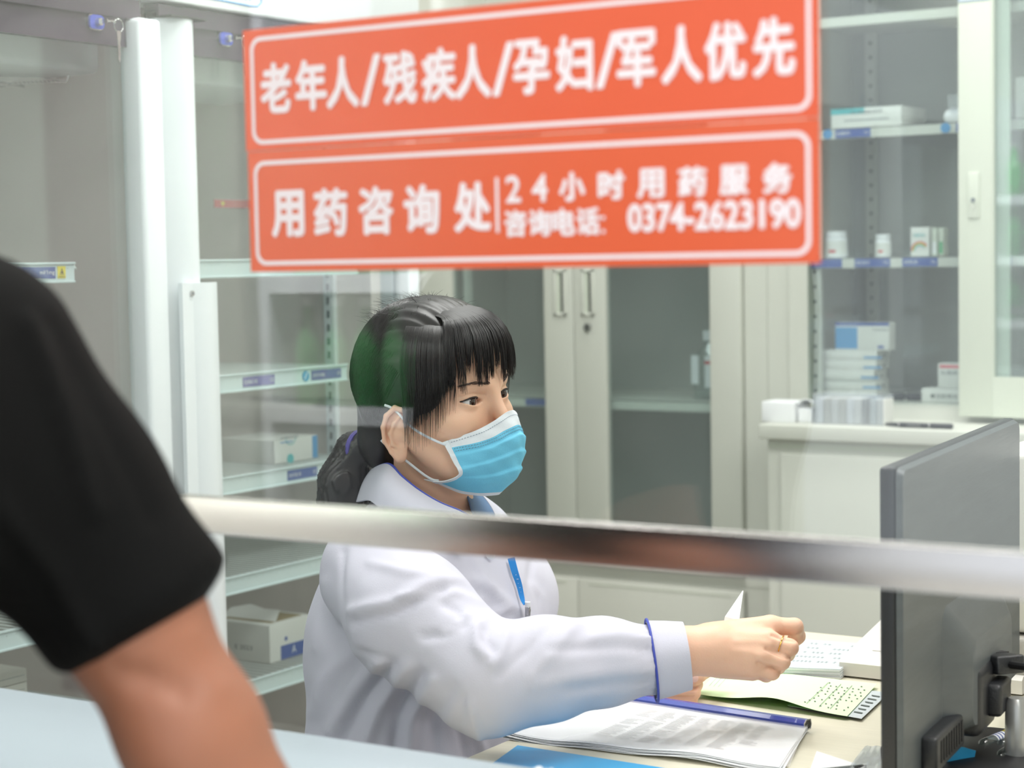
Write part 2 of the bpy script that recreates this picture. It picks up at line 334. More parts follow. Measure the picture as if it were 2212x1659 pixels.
def extr(b, prof, z0, z1, m):
    P = [(x, y, z0) for x, y in prof]+[(x, y, z1) for x, y in prof]; k = len(prof)
    F = [(i, (i+1) % k, k+(i+1) % k, k+i) for i in range(k)]+[tuple(range(k-1, -1, -1)), tuple(range(k, 2*k))]; b.raw(P, F, m)
extr(b, prof+[(-2.0, 2.238), (-2.0, 2.158)], .44, 1.689, M['fwhite']); b.build('handle_column', d2)
B().box((-2.0, 2.158, 1.689), (-1.953, 2.238, 1.692), M['blackm']).build('handle_cap', d2)
b = B(); prof = [(-1.955+.012*math.sin(math.pi*k/n), 2.185+.062*k/n) for k in range(n+1)]
extr(b, prof+[(-1.96, 2.247), (-1.96, 2.163), (-1.952, 2.163), (-1.950, 2.185)], .60, 1.284, M['fwhite']); hg = b.build('handle_guard', fr)
b = B(); p = (-1.9505, 2.182, 1.268); b.cyl(p, (p[0]+.003, p[1], p[2]), .0045, .004, M['chrome'], 14); b.cyl((p[0]+.003, p[1], p[2]), (p[0]+.005, p[1], p[2]), .0022, .001, M['dgrey'], 6); b.build('screw', hg)
B().box((-2.01, 2.80, .44), (-1.975, 2.835, 1.715), M['fwhite'], .006).build('door_stile', d2)
b = B(); b.box((-2.545, 2.150, .43), (-2.015, 2.185, 1.69), M['fliner']); b.build('centre_mullion', fr)
# perforated shelf standards on the far side wall
for X in (-2.49, -2.12):
    b = B(); b.box((X-.011, 2.744, .43), (X+.011, 2.755, 1.66), M['fwhite'])
    for k in range(48): z = .46+k*.025; b.box((X-.003, 2.7425, z), (X+.003, 2.7445, z+.013), M['dgrey'])
    b.build('shelf_standard', fr)
def flabel(b, ya, yb, z0, z1, X, m, t=None, tm=None):
    b.box((X, ya, z0), (X+.0008, yb, z1), m)
    if t:
        b.text(t, (X+.0012, ya+.002, z0+(z1-z0)*.28), EY, EZ, (yb-ya)*.42, (z1-z0)*.42, tm or M['white'])
        b.text('0.5%', (X+.0012, yb-.012, z0+(z1-z0)*.28), EY, EZ, .009, (z1-z0)*.42, tm or M['white'])
def fshelf(ya, yb, z, labels=()):
    s = B(); X = -2.05
    for k in range(int((yb-ya)/.018)+1): y = ya+.004+k*.018; s.tube([(-2.53, y, z+.010), (X, y, z+.010), (X+.006, y, z+.004)], .0021, M['wire'], 5)
    for xx in (-2.53, -2.3, X): s.tube([(xx, ya, z+.007), (xx, yb, z+.007)], .0025, M['wire'], 6)
    s = s.build('shelf', fr)
    r = B(); r.box((X+.004, ya, z-.015), (X+.0065, yb, z+.0135), M['rail']); r.box((X+.004, ya, z+.011), (X+.010, yb, z+.0145), M['rail'], .0008); r.box((X+.004, ya, z-.0165), (X+.009, yb, z-.013), M['rail'], .0008)
    r.build('price_rail', s)
    for L in labels:
        lb = B(); L(lb, X+.0068, z); lb.build('price_label', s, smooth=False)
    return s
def LB(px0, px1, m, t=None):
    def f(b, X, z):
        ya = PX(px0, 800, X)[1]; yb = PX(px1, 800, X)[1]; flabel(b, ya, yb, z-.0095, z+.0075, X, m, t)
    return f
def LC(px, m):
    def f(b, X, z):
        y = PX(px, 800, X)[1]; b.cyl((X, y, z-.001), (X+.0008, y, z-.001), .0095, .0095, m, 20); b.tube([(X+.001, y-.004, z-.006), (X+.001, y, z), (X+.001, y+.004, z+.006)], .0008, M['white'], 4)
    return f
SHZ = [PX(430, 580, -2.044)[2], PX(600, 817, -2.044)[2], PX(600, 1030, -2.044)[2], PX(580, 1245, -2.044)[2], PX(610, 1465, -2.044)[2]]
fshelf(2.19, 2.735, SHZ[0])
fshelf(2.19, 2.695, SHZ[1], [LB(430, 441, M['lblue']), LB(524, 592, M['violet'], '左氧氟沙星'), LC(660, M['lblue']), LB(672, 736, M['violet'], '注射用头孢曲松')])
fshelf(2.19, 2.735, SHZ[2], [LB(615, 679, M['blue'], '双歧杆菌三联')])
fshelf(2.19, 2.735, SHZ[3], [LB(448, 472, M['blue'])])
fshelf(2.19, 2.735, SHZ[4])
def LW(b, X, z):
    ya = PX(20, 585, X)[1]; yb = PX(119, 585, X)[1]; b.box((X, ya, z-.0095), (X+.0008, yb, z+.0075), M['blue'])
    yt = PX(96, 585, X)[1]; b.text('ml/1mg', (X+.0012, yt-.010, z-.005), EY, EZ, yb-yt+.008, .008, M['white'])
def LY(b, X, z):
    ya = PX(124, 585, X)[1]; yb = PX(141, 585, X)[1]; b.box((X, ya, z-.0095), (X+.0008, yb, z+.0085), M['yellow']); c = (ya+yb)/2
    b.tube([(X+.0012, c-.004, z-.004), (X+.0012, c+.004, z-.004), (X+.0012, c, z+.005)], .0005, M['blackm'], 4, closed=True); b.box((X+.001, c-.001, z-.003), (X+.0014, c+.001, z+.001), M['blackm'])
    b.text('高警示药品', (X+.0012, ya+.001, z-.0085), EY, EZ, yb-ya-.002, .0025, M['blackm'])
SHL = [PX(150, 587, -2.044)[2], PX(100, 1030, -2.044)[2]-.0, PX(30, 1378, -2.044)[2]]
fshelf(1.56, 2.028, SHL[0], [LW, LY]); fshelf(1.56, 2.075, SHL[1]); fshelf(1.56, 2.075, SHL[2])
b = B(); y0 = 2.02   # wire fan guard under the refrigerator roof
cx, cy = -2.25, PX(20, 178, -2.25)[1]; FZ = PX(20, 178, -2.25)[2]
for r in np.linspace(.012, .085, 11): b.tube([(cx+r*math.cos(a), cy+r*math.sin(a), FZ) for a in np.linspace(0, 2*math.pi, 28, endpoint=False)], .0013, M['chrome'], 4, closed=True)
for a in (0.3, 1.87, 3.44, 5.0): b.tube([(cx, cy, FZ-.003), (cx+.10*math.cos(a), cy+.10*math.sin(a), FZ-.003), (cx+.105*math.cos(a), cy+.105*math.sin(a), 1.612)], .0016, M['chrome'], 5)
b.build('fan_guard', fr)
b = B(); p = PX(462, 433, -2.30); q = PX(540, 433, -2.30); b.box((-2.30, p[1], p[2]-.013), (-2.298, q[1]+.05, p[2]+.002), M['red']); c = p[1]+.022
b.raw([(-2.2975, c-.006, p[2]-.002), (-2.2975, c+.006, p[2]-.002), (-2.2975, c, p[2]-.012)], [(0, 1, 2)], M['yellow']); b.build('warning_strip', fr, label='red warning strip with a yellow triangle')
# locks with keys
for (lx, ly) in ((205, 48), (485, 84)):
    p = PX(lx, ly, -1.99); b = B()
    for rr, xx, m in ((1.12, 0, M['chrome']), (1.0, .003, M['lockblue'])):
        Pn = []
        for a in np.linspace(0, 2*math.pi, 28, endpoint=False):
            c_, s_ = math.cos(a), math.sin(a); Pn.append((np.sign(c_)*abs(c_)**.55*.0145*rr, np.sign(s_)*abs(s_)**.6*.0105*rr))
        V = [(-1.992+xx, p[1]+u, p[2]+v) for u, v in Pn]+[(-1.988+xx, p[1]+u, p[2]+v) for u, v in Pn]
        k = len(Pn); b.raw(V, [(i, (i+1) % k, k+(i+1) % k, k+i) for i in range(k)]+[tuple(range(k-1, -1, -1)), tuple(range(k, 2*k))], m)
    b.cyl((-1.985, p[1]+.001, p[2]), (-1.978, p[1]+.001, p[2]), .006, .0055, M['chrome'], 20)
    lk = b.build('door_lock', fr, label='blue oval lock with a chrome barrel')
    b = B(); x = -1.975; b.box((x-.004, p[1]-.0005, p[2]-.003), (x+.010, p[1]+.0012, p[2]+.003), M['chrome'])
    b.tube([(x+.006, p[1], p[2]), (x+.008, p[1]+.012, p[2]+.001), (x+.006, p[1]+.02, p[2]+.0)], .0016, M['chrome'], 6)
    c0 = (p[1]+.027, p[2]-.004); b.tube([(x+.006, c0[0]+.0095*math.cos(a), c0[1]+.0095*math.sin(a)) for a in np.linspace(0, 2*math.pi, 24, endpoint=False)], .0008, M['chrome'], 6, closed=True)
    z = c0[1]-.008; y = c0[0]-.001
    b.raw([(x+.006, y-.0045, z), (x+.006, y+.0045, z), (x+.006, y+.0035, z-.012), (x+.006, y+.002, z-.016), (x+.006, y+.0015, z-.042), (x+.006, y, z-.046), (x+.006, y-.002, z-.042), (x+.006, y-.002, z-.016), (x+.006, y-.0035, z-.012)]
          + [(x+.0075, y-.0045, z), (x+.0075, y+.0045, z), (x+.0075, y+.0035, z-.012), (x+.0075, y+.002, z-.016), (x+.0075, y+.0015, z-.042), (x+.0075, y, z-.046), (x+.0075, y-.002, z-.042), (x+.0075, y-.002, z-.016), (x+.0075, y-.0035, z-.012)],
          [tuple(range(8, -1, -1)), tuple(range(9, 18))]+[(i, (i+1) % 9, 9+(i+1) % 9, 9+i) for i in range(9)], M['chrome'])
    b.build('key', lk)

# cartons in the refrigerator
def carton(name, lo, hi, label, m, deco, cat='box', group=None, bev=.0012):
    b = B().box(lo, hi, m, bev)
    if deco: deco(b, lo, hi)
    return simple(name, b, label, cat, group)
z0 = SHZ[2]+.0125
def deco_a(b, lo, hi):
    X = hi[0]+.0004; b.box((X-.001, hi[1]-.014, lo[2]+.001), (X+.0004, hi[1], hi[2]-.001), M['lblue']); b.box((lo[0]+.05, hi[1]-.0006, lo[2]+.001), (hi[0], hi[1]+.0004, hi[2]-.001), M['lblue'])
    b.box((X-.0005, lo[1]+.016, lo[2]+.036), (X+.0004, lo[1]+.05, lo[2]+.0378), M['lblue'])
    b.text('注射用曲妥珠单抗', (X+.0004, lo[1]+.014, lo[2]+.042), EY, EZ, .052, .0065, M['dgrey'])
    b.tube([(X, lo[1]+.045+.014*math.cos(a), hi[2]+.001+.012*math.sin(a)) for a in np.linspace(math.pi, 2*math.pi, 10)], .0008, M['teal'], 4)
    b.cyl((X-.0004, lo[1]+.043, lo[2]+.006), (X+.0004, lo[1]+.043, lo[2]+.006), .009, .009, M['teal'], 16)
p = PX(594, 1000, -2.10); q = PX(686, 1000, -2.10); t = PX(640, 945, -2.10)
carton('medicine_carton', (-2.23, p[1], z0), (-2.10, q[1], t[2]), 'white and blue medicine carton on the refrigerator shelf beside the ponytail', M['carton'], deco_a)
def deco_b(b, lo, hi):
    X = hi[0]+.0003; b.box((X-.001, lo[1]+.03, lo[2]+.001), (X+.0004, hi[1], lo[2]+.026), M['blue']); b.cyl((X-.0005, lo[1]+.045, lo[2]+.037), (X+.0004, lo[1]+.045, lo[2]+.037), .004, .004, M['blue'], 12)
    b.text('A', (X+.0006, lo[1]+.06, lo[2]+.008), EY, EZ, .012, .014, M['white']); b.box((lo[0]+.02, lo[1]+.018, hi[2]-.002), (hi[0]-.012, hi[1]-.012, hi[2]+.0004), M['cardboard'])
z0 = SHZ[4]+.0125; p = PX(592, 1440, -2.10); t = PX(600, 1358, -2.13)
b = B().box((-2.24, p[1]-.01, z0), (-2.10, p[1]+.11, z0+.068), M['carton'], .0012); deco_b(b, (-2.24, p[1]-.01, z0), (-2.10, p[1]+.11, z0+.068))
b.text('E 2023', (-2.18, p[1]-.0104, z0+.02), EX, EZ, .04, .008, M['dgrey'])
b.raw([(-2.235, p[1]+.02, z0+.069), (-2.11, p[1]+.02, z0+.069), (-2.12, p[1]+.045, z0+.085), (-2.16, p[1]+.05, z0+.083), (-2.19, p[1]+.048, z0+.09), (-2.23, p[1]+.04, z0+.082)], [(0, 1, 2, 3, 4, 5)], M['carton'])
simple('opened_carton', b, 'torn-open white and blue carton on the lowest refrigerator shelf beside the coat', 'box')
z0 = SHZ[1]+.0125; p = PX(445, 790, -2.09)
def deco_c(b, lo, hi): X = hi[0]+.0003; b.box((X-.0005, lo[1], lo[2]), (X+.0004, hi[1], lo[2]+.012), M['pink']); b.text('注射液', (X+.0004, lo[1]+.008, lo[2]+.018), EY, EZ, .022, .006, M['dgrey']); b.text('R', (X+.0004, hi[1]-.007, lo[2]+.004), EY, EZ, .004, .005, M['red'])
carton('medicine_carton', (-2.17, p[1]-.03, z0), (-2.09, PX(469, 790, -2.09)[1], PX(460, 768, -2.09)[2]), 'small white and red carton beside the refrigerator handle', M['carton'], deco_c)
carton('medicine_carton', (-2.24, p[1]-.04, z0), (-2.175, PX(452, 790, -2.17)[1]+.003, z0+.044), 'plain white carton half hidden behind the small white and red one', M['carton'], None)
for k in range(3):
    z = PX(20, 1500, -2.12)[2]-.03+k*.0215
    b = B().box((-2.24, 1.72, z), (-2.12, PX(58, 1450, -2.12)[1], z+.0205), M['cartong'], .001); b.box((-2.1204, 1.74, z+.0105), (-2.1196, PX(52, 1450, -2.12)[1], z+.0111), M['dgrey']); b.text('E 50', (-2.1194, 1.80, z+.006), EY, EZ, .02, .007, M['dgrey'])
    simple('flat_carton', b, ['lowest', 'middle', 'topmost'][k]+' of three flat grey-white cartons stacked at the lower left of the refrigerator', 'box', 'flat cartons stacked in the refrigerator')
STK = PX(20, 1500, -2.12)[2]-.03-.0125
fshelf(1.56, 2.075, STK)

# ------------------------------------------------------------------ filing cabinet with glass doors (left)
fc = thing('filing_cabinet', (-2.15, 3.9, 0), 'cream steel filing cabinet with two glass doors meeting behind the woman', 'cabinet')
cx0, cxm, cx1, cz1 = -2.575, -2.153, -1.735, 1.86
b = B(); b.box((cx0-.02, YB+.02, 0), (cx0, 4.10, cz1-.03), M['cream']); b.box((cx1, YB+.02, 0), (cx1+.055, 4.10, cz1-.03), M['cream'])
b.box((cx0-.02, YB+.02, cz1-.03), (cx1+.055, 4.10, cz1), M['cream']); b.box((cx0, YB+.02, .57), (cx1, 4.10, .60), M['cream']); b.box((cx0, YB+.02, .0), (cx1, 4.10, .06), M['cream'])
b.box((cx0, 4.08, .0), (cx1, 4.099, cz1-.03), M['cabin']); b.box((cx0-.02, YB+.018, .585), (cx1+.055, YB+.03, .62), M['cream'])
b.build('housing', fc)
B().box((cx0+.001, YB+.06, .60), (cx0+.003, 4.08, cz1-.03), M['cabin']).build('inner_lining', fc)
def steeldoor(par, xa, xb, z0, z1, gx0, gx1, gz0, gz1, y, m, g='glassc'):
    b = B(); b.box((xa, y, z0), (gx0, y+.018, z1), m, .0015); b.box((gx1, y, z0), (xb, y+.018, z1), m, .0015)
    b.box((gx0, y, z0), (gx1, y+.018, gz0), m); b.box((gx0, y, gz1), (gx1, y+.018, z1), m)
    b.box((gx0, y+.002, gz0), (gx0+.003, y+.02, gz1), m); b.box((gx1-.003, y+.002, gz0), (gx1, y+.02, gz1), m)
    d = b.build('door', par); B().box((gx0, y+.009, gz0), (gx1, y+.012, gz1), M[g]).build('door_glass', d, smooth=False); return d
gl = [PY(975, 700, YB)[0], PY(1177, 700, YB)[0], PY(1306, 700, YB)[0], PY(1535, 700, YB)[0]]
DZ0 = PY(1400, 1230, YB)[2]
dA = steeldoor(fc, cx0, cxm-.001, DZ0, cz1-.01, gl[0], gl[1], DZ0+.055, cz1-.07, YB, M['cream'])
dB = steeldoor(fc, cxm+.001, cx1, DZ0, cz1-.01, gl[2], gl[3], DZ0+.055, cz1-.07, YB, M['cream'])
def pull(par, xc, z0, z1):
    b = B(); w = .017
    P = []
    for x0_, x1_, r in ((xc-w, xc+w, .006), (xc-w*.55, xc+w*.55, .004)): pass
    b.box((xc-w, YB-.004, z0), (xc-w*.5, YB+.001, z1), M['cream'], .0018); b.box((xc+w*.5, YB-.004, z0), (xc+w, YB+.001, z1), M['cream'], .0018)
    b.box((xc-w, YB-.004, z0), (xc+w, YB+.001, z0+.008), M['cream'], .0018); b.box((xc-w, YB-.004, z1-.008), (xc+w, YB+.001, z1), M['cream'], .0018)
    b.box((xc-w*.5, YB-.001, z0+.006), (xc+w*.2, YB+.0005, z1-.006), M['cream2']); b.box((xc+w*.12, YB-.0012, z0+.008), (xc+w*.42, YB+.0004, z1-.008), M['shadowgap'])
    b.build('pull_handle', par)
hz0 = PY(1270, 683, YB)[2]; hz1 = PY(1270, 590, YB)[2]
pull(dA, PY(1210, 640, YB)[0], hz0, hz1+.01); pull(dB, PY(1270, 640, YB)[0], hz0, hz1+.01)
p = PY(1269, 707, YB-.002); b = B(); b.cyl((p[0], YB+.001, p[2]), (p[0], YB-.006, p[2]), .0095, .0085, M['chrome'], 20); b.box((p[0]-.001, YB-.0065, p[2]-.004), (p[0]+.001, YB-.0058, p[2]+.004), M['shadowgap']); b.build('lock', dB)
LZ = PY(1400, 1262, YB)[2]
for xa, xb in ((cx0, cxm-.001), (cxm+.001, cx1)):
    d = B().box((xa, YB, .06), (xb, YB+.018, LZ), M['cream'], .002); d.box((xa+.03, YB-.001, LZ-.012), (xb-.03, YB+.0005, LZ-.010), M['cream2']); d.build('lower_door', fc)
shz = PY(1420, 877, YB+.03)[2]
def cshelf(par, xa, xb, y0, z, m=None, name='shelf', th=.022, yb=4.08):
    s = B().box((xa, y0, z-th/2), (xb, y0+.003, z+th/2), m or M['cream']); s.box((xa, y0, z+th/2-.002), (xb, yb, z+th/2), m or M['cream']); return s.build(name, par, smooth=False)
sA = cshelf(fc, cx0, cx1, YB+.035, shz)
B().box((PY(1135, 860, YB+.034)[0], YB+.0335, shz-.008), (PY(1182, 860, YB+.034)[0], YB+.035, shz+.008), M['blue']).build('price_label', sA)
for zz in (1.36, 1.62): cshelf(fc, cx0, cx1, YB+.035, zz)
for xx in (cx0+.10, cx1-.004): B().box((xx-.012, YB+.05, .60), (xx, YB+.07, 1.8), M['cream']).build('shelf_standard', fc)
# clear bottle and vials behind the right glass door
def bottle(name, x, y, z, r, h, m, label, cat='bottle', group=None, capm=None, prof=None):
    prof = prof or [(0, .9), (.03, 1), (.55, 1), (.62, .96), (.8, .42), (.86, .36)]
    b = B(); b.lathe((x, y, z), (x, y, z+h*.999), [(t, r*k) for t, k in prof], m, 20); b.V = b.V
    o = simple(name, b, label, cat, group)
    c = B(); zt = h*prof[-1][0]; rr = r*prof[-1][1]*1.15
    c.cyl((0, 0, zt), (0, 0, h), rr, rr, capm or M['white'], 16); cc = c.build('cap'); cc.parent = o
    return o
sb = shz+.011
p = PY(1522, 840, 3.80); bt = bottle('saline_bottle', p[0]-.005, 3.84, sb, .038, .155, M['vial'], 'clear bottle with pale labels behind the right glass door of the filing cabinet')
l = B(); l.box((-.030, -.036, .035), (-.012, -.0345, .10), M['white']); l.box((.006, -.040, .028), (.022, -.038, .10), M['white']); l.box((.006, -.0405, .08), (.022, -.0385, .088), M['red']); q = l.build('bottle_label'); q.parent = bt
zf = .601
v0 = None
ORD = ['first from the left', 'second from the left', 'third from the left', 'fourth from the left', 'in the middle', 'fourth from the right', 'third from the right', 'second from the right', 'first from the right']
for r_ in range(4):
    for c_ in range(9):
        x = gl[2]+.02+c_*.0255+rng.uniform(-.003, .003); y = YB+.06+r_*.035+rng.uniform(-.004, .004)
        if v0 is None:
            v0 = bottle('glass_vial', x, y, zf, .0105, .06, M['vial'], 'clear glass vial among the rows on the cabinet floor behind the right glass door', 'vial', 'vials on the floor of the filing cabinet', M['silver'])
            vz = v0.location.z
        else:
            v = copy_tree(v0); v.location = (x, y, vz)
        (v if (r_, c_) != (0, 0) else v0)['label'] = 'clear glass vial on the filing cabinet floor, %s row, %s' % (['nearest', 'second', 'third', 'rearmost'][r_], ORD[c_])

# ------------------------------------------------------------------ right cabinet: base with ledge, upper showcase
YL = 3.52
rc = thing('medicine_cabinet', (-1.0, 3.8, 0), 'pale green-cream steel medicine cabinet with a ledge, right of the filing cabinet', 'cabinet')
lz = PY(1900, 925, YL)[2]; lb = PY(1900, 958, YL)[2]; lx0 = PY(1638, 930, YL)[0]
bx0 = PY(1662, 1280, YL+.02)[0]
B().box((lx0, YL, lb), (-.80, 4.10, lz), M['cream'], .003).build('ledge', rc)
b = B(); b.box((bx0, YL+.02, .05), (-.81, 4.10, lb-.0005), M['cream']); b.box((bx0+.001, YL+.019, lb-.018), (-.81, YL+.0205, lb-.012), M['cream2']); b.build('base_housing', rc)
for xa, xb in ((bx0+.03, -1.15), (-1.145, -.84)): B().box((xa, YL+.012, .09), (xb, YL+.021, lb-.03), M['cream'], .002).build('base_door', rc)
ux0 = cx1+.056; ox0 = PY(1748, 700, YB+.02)[0]; ST0 = PY(2077, 500, YB)[0]; ST1 = PY(2150, 500, YB)[0]
uz0 = lz; uzb = PY(1900, 872, YB)[2]
b = B(); b.box((ux0, YB+.02, uz0), (ox0-.045, 4.10, 1.95), M['cream']); b.box((ox0-.045, YB+.015, uz0), (ox0, YB+.03, 1.949), M['cream'])
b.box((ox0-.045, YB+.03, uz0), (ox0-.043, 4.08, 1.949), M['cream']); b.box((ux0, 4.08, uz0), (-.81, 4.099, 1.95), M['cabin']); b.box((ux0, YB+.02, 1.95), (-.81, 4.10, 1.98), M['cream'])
b.box((ox0-.045, YB+.02, uz0), (-.81, 4.08, uzb), M['cream']); b.build('upper_housing', rc)
for (X, Y) in ((ox0+.002, YB+.05), (ox0+.012, 4.055)):
    b = B(); b.box((X-.014, Y, uzb), (X+.012, Y+.012, 1.94), M['cream'])
    for k in range(30): z = uzb+.02+k*.032; b.cyl((X-.001, Y-.0006, z), (X-.001, Y+.0005, z), .0035, .0035, M['shadowgap'], 10)
    b.build('shelf_standard', rc)
dR = steeldoor(rc, ST0, -.82, uzb-.02, 1.94, ST1, -.88, PY(2180, 815, YB-.02)[2], 1.86, YB-.02, M['cream2'])
b = B(); hx = PY(2103, 410, YB-.021)[0]; z0 = PY(2103, 472, YB-.02)[2]; z1 = PY(2103, 372, YB-.02)[2]
b.box((hx-.012, YB-.0235, z0), (hx+.012, YB-.0195, z1), M['cream2'], .0018); zc = PY(2103, 432, YB-.02)[2]; b.cyl((hx, YB-.0245, zc), (hx, YB-.022, zc), .008, .008, M['cream2'], 16); b.cyl((hx, YB-.026, zc), (hx, YB-.024, zc), .0045, .0045, M['dgrey'], 12)
b.tube([(hx-.006, YB-.024, zc-.010), (hx, YB-.024, zc-.017), (hx+.006, YB-.024, zc-.010)], .0012, M['cream'], 6); b.build('sliding_door_lock', dR)
b = B(); b.box((ST1+.002, YB+.004, PY(2180, 815, YB)[2]), (ST1+.028, YB+.012, 1.86), M['cream2']); b.build('second_door_stile', rc)
b = B(); px = PY(2080, 3, YB-.021); b.box((ST0+.002, YB-.0215, px[2]), (ST1-.005, YB-.02, px[2]+.02), M['lblue']); b.box((ST0+.003, YB-.0218, px[2]+.0015), (ST1-.006, YB-.0212, px[2]+.02), M['white']); b.build('door_sticker', dR)
B().box((ox0, YB+.013, uzb), (ST0+.02, YB+.016, 1.94), M['glassd']).build('left_glass', rc, smooth=False)
US = [PY(1900, 284, YB+.045)[2], PY(1900, 567, YB+.045)[2]]
def clab(b, z, pa, pb, t=None):
    xa = PY(pa, 500, YB+.044)[0]; xb = PY(pb, 500, YB+.044)[0]; b.box((xa, YB+.0435, z-.0095), (xb, YB+.045, z+.0085), M['blue'])
    if t: b.text(t, (xa+.003, YB+.043, z-.004), EX, EZ, (xb-xa)*.4, .008, M['white']); b.text('25g', (xb-.014, YB+.043, z-.004), EX, EZ, .010, .007, M['white'])
s = cshelf(rc, ox0-.04, -.83, YB+.045, US[0], M['cream']); b = B(); clab(b, US[0], 1806, 1881, '胶囊颗粒'); clab(b, US[0], 2066, 2100)
for q in (1789, 2043): x = PY(q, 500, YB+.044)[0]; b.cyl((x, YB+.045, US[0]), (x, YB+.0435, US[0]), .0105, .0105, M['lblue'], 18)
b.build('price_label', s, smooth=False)
s = cshelf(rc, ox0-.04, -.83, YB+.045, US[1], M['cream']); b = B(); clab(b, US[1], 1750, 1818); clab(b, US[1], 1846, 1922, '维生素片'); clab(b, US[1], 1949, 2025, '滴眼液'); clab(b, US[1], 2172, 2185); b.build('price_label', s, smooth=False)
s = cshelf(rc, ox0-.04, -.83, YB+.045, 1.80, M['cream'])
# things in the right cabinet
def xz(px, py, Y): p = PY(px, py, Y); return p[0], p[2]
t0 = US[0]+.0112; t1 = US[1]+.0112; Yi = YB+.07
def deco_d(b, lo, hi): b.box((lo[0], lo[1]-.0004, hi[2]-.012), (lo[0]+.075, lo[1]+.0004, hi[2]), M['teal']); b.text('复方氨基酸注射液', (lo[0]+.045, lo[1]-.0006, lo[2]+.03), EX, EZ, .07, .007, M['dgrey']); b.box((lo[0]+.03, lo[1]-.0004, lo[2]+.016), (lo[0]+.13, lo[1]+.0003, lo[2]+.018), M['dgrey'])
carton('medicine_carton', (xz(1795, 270, Yi)[0], Yi, t0), (xz(1947, 270, Yi)[0], Yi+.15, xz(1870, 232, Yi)[1]), 'long white carton with a turquoise edge on the top cabinet shelf', M['carton'], deco_d)
x, z = xz(2052, 245, Yi); b = B(); b.lathe((xz(2030, 245, Yi)[0], Yi+.03, t0+.0155), (xz(2030, 245, Yi)[0]+.09, Yi+.03, t0+.0155), [(0, .006), (.06, .013), (.15, .0155), (.97, .0155), (1, .0145)], M['white'], 24)
simple('gauze_roll', b, 'white roll lying on the top cabinet shelf against the door stile', 'roll')
b = B(); xx = xz(2045, 215, Yi)[0]; b.box((xx, Yi+.005, t0+.031), (xx+.07, Yi+.05, t0+.058), M['teag']); simple('clear_case', b, 'small clear plastic case on top of the white roll', 'case')
def pill(pxc, pyt, pyb, wpx, label):
    xa = xz(pxc-wpx/2, 540, Yi)[0]; xb = xz(pxc+wpx/2, 540, Yi)[0]; h = xz(pxc, pyt, Yi)[1]-t1; r = (xb-xa)/2
    o = bottle('pill_bottle', (xa+xb)/2, Yi+r, t1, r, h, M['white'], label, 'bottle', None, M['white'], [(0, .95), (.03, 1), (.70, 1), (.76, .9), (.78, .82)])
    l = B(); n = 14; A = np.linspace(math.pi*1.05, math.pi*1.95, n); rr = r*1.012
    l.raw([(rr*math.cos(a), rr*math.sin(a), z) for a in A for z in (h*.12, h*.62)], [(2*i, 2*i+2, 2*i+3, 2*i+1) for i in range(n-1)], M['carton'])
    l.raw([(rr*1.01*math.cos(a), rr*1.01*math.sin(a), z) for a in A[5:9] for z in (h*.2, h*.3)], [(2*i, 2*i+2, 2*i+3, 2*i+1) for i in range(3)], M['red'])
    q = l.build('bottle_label'); q.parent = o
pill(1797, 500, 555, 46, 'larger white pill bottle at the left end of the middle cabinet shelf beside the sticker'); pill(1902, 506, 555, 32, 'smaller white pill bottle alone on the middle cabinet shelf')
def deco_e(b, lo, hi):
    cx_ = (lo[0]+hi[0])/2
    for k, m in enumerate((M['red'], M['yellow'], M['teal'])): b.tube([(cx_+(.018-.003*k)*math.cos(a), lo[1]-.0004, lo[2]+.012+(.018-.003*k)*math.sin(a)) for a in np.linspace(.6, math.pi, 9)], .0014, m, 4)
    b.text('滴眼液', (lo[0]+.006, lo[1]-.0006, hi[2]-.02), EX, EZ, .025, .007, M['teal'])
carton('eye_drop_carton', (xz(1967, 530, Yi)[0], Yi, t1), (xz(2007, 530, Yi)[0], Yi+.03, xz(1985, 491, Yi)[1]), 'upright white carton with a rainbow arc on the middle cabinet shelf', M['carton'], deco_e)
for k in range(2):
    xa = xz(2012+k*13, 530, Yi)[0]; b = B().box((xa, Yi+.002+k*.004, t1), (xa+.011, Yi+.035, xz(1985, 492, Yi)[1]-.001), M['cream2'], .001); b.box((xa+.002, Yi+.0015+k*.004, t1+.005), (xa+.009, Yi+.003+k*.004, t1+.03), M['green'] if k else M['white'])
    simple('narrow_carton', b, ['narrow grey-green carton directly beside the rainbow carton', 'narrow carton with a green patch, right end of the row on the middle shelf'][k], 'box')
tb = uzb+.0005
def deco_f(b, lo, hi): b.box((lo[0]+.095, lo[1]-.0004, lo[2]+.004), (lo[0]+.135, lo[1]+.0003, lo[2]+.008), M['lblue']); b.box((hi[0]-.0003, lo[1]+.01, lo[2]+.005), (hi[0]+.0004, lo[1]+.02, lo[2]+.011), M['dgrey']); b.box((hi[0]-.0003, lo[1]+.04, lo[2]+.005), (hi[0]+.0004, lo[1]+.05, lo[2]+.011), M['dgrey']); b.box((lo[0]+.01, lo[1]-.0004, lo[2]+.005), (lo[0]+.06, lo[1]+.0003, lo[2]+.006), M['cartong'])
hs = (xz(1850, 757, Yi)[1]-tb)/5
for k in range(5):
    j = rng.uniform(-.003, .003)
    carton('stacked_carton', (xz(1771, 800, Yi)[0]+j, Yi+.005+j, tb+k*hs), (xz(1888, 800, Yi)[0]+j, Yi+.085+j, tb+(k+1)*hs-.0006), ['bottom', 'second from the bottom', 'middle', 'second from the top', 'top'][k]+' white carton of the stack of five in the right cabinet', M['carton'], deco_f, 'box', 'stack of white cartons in the right cabinet')
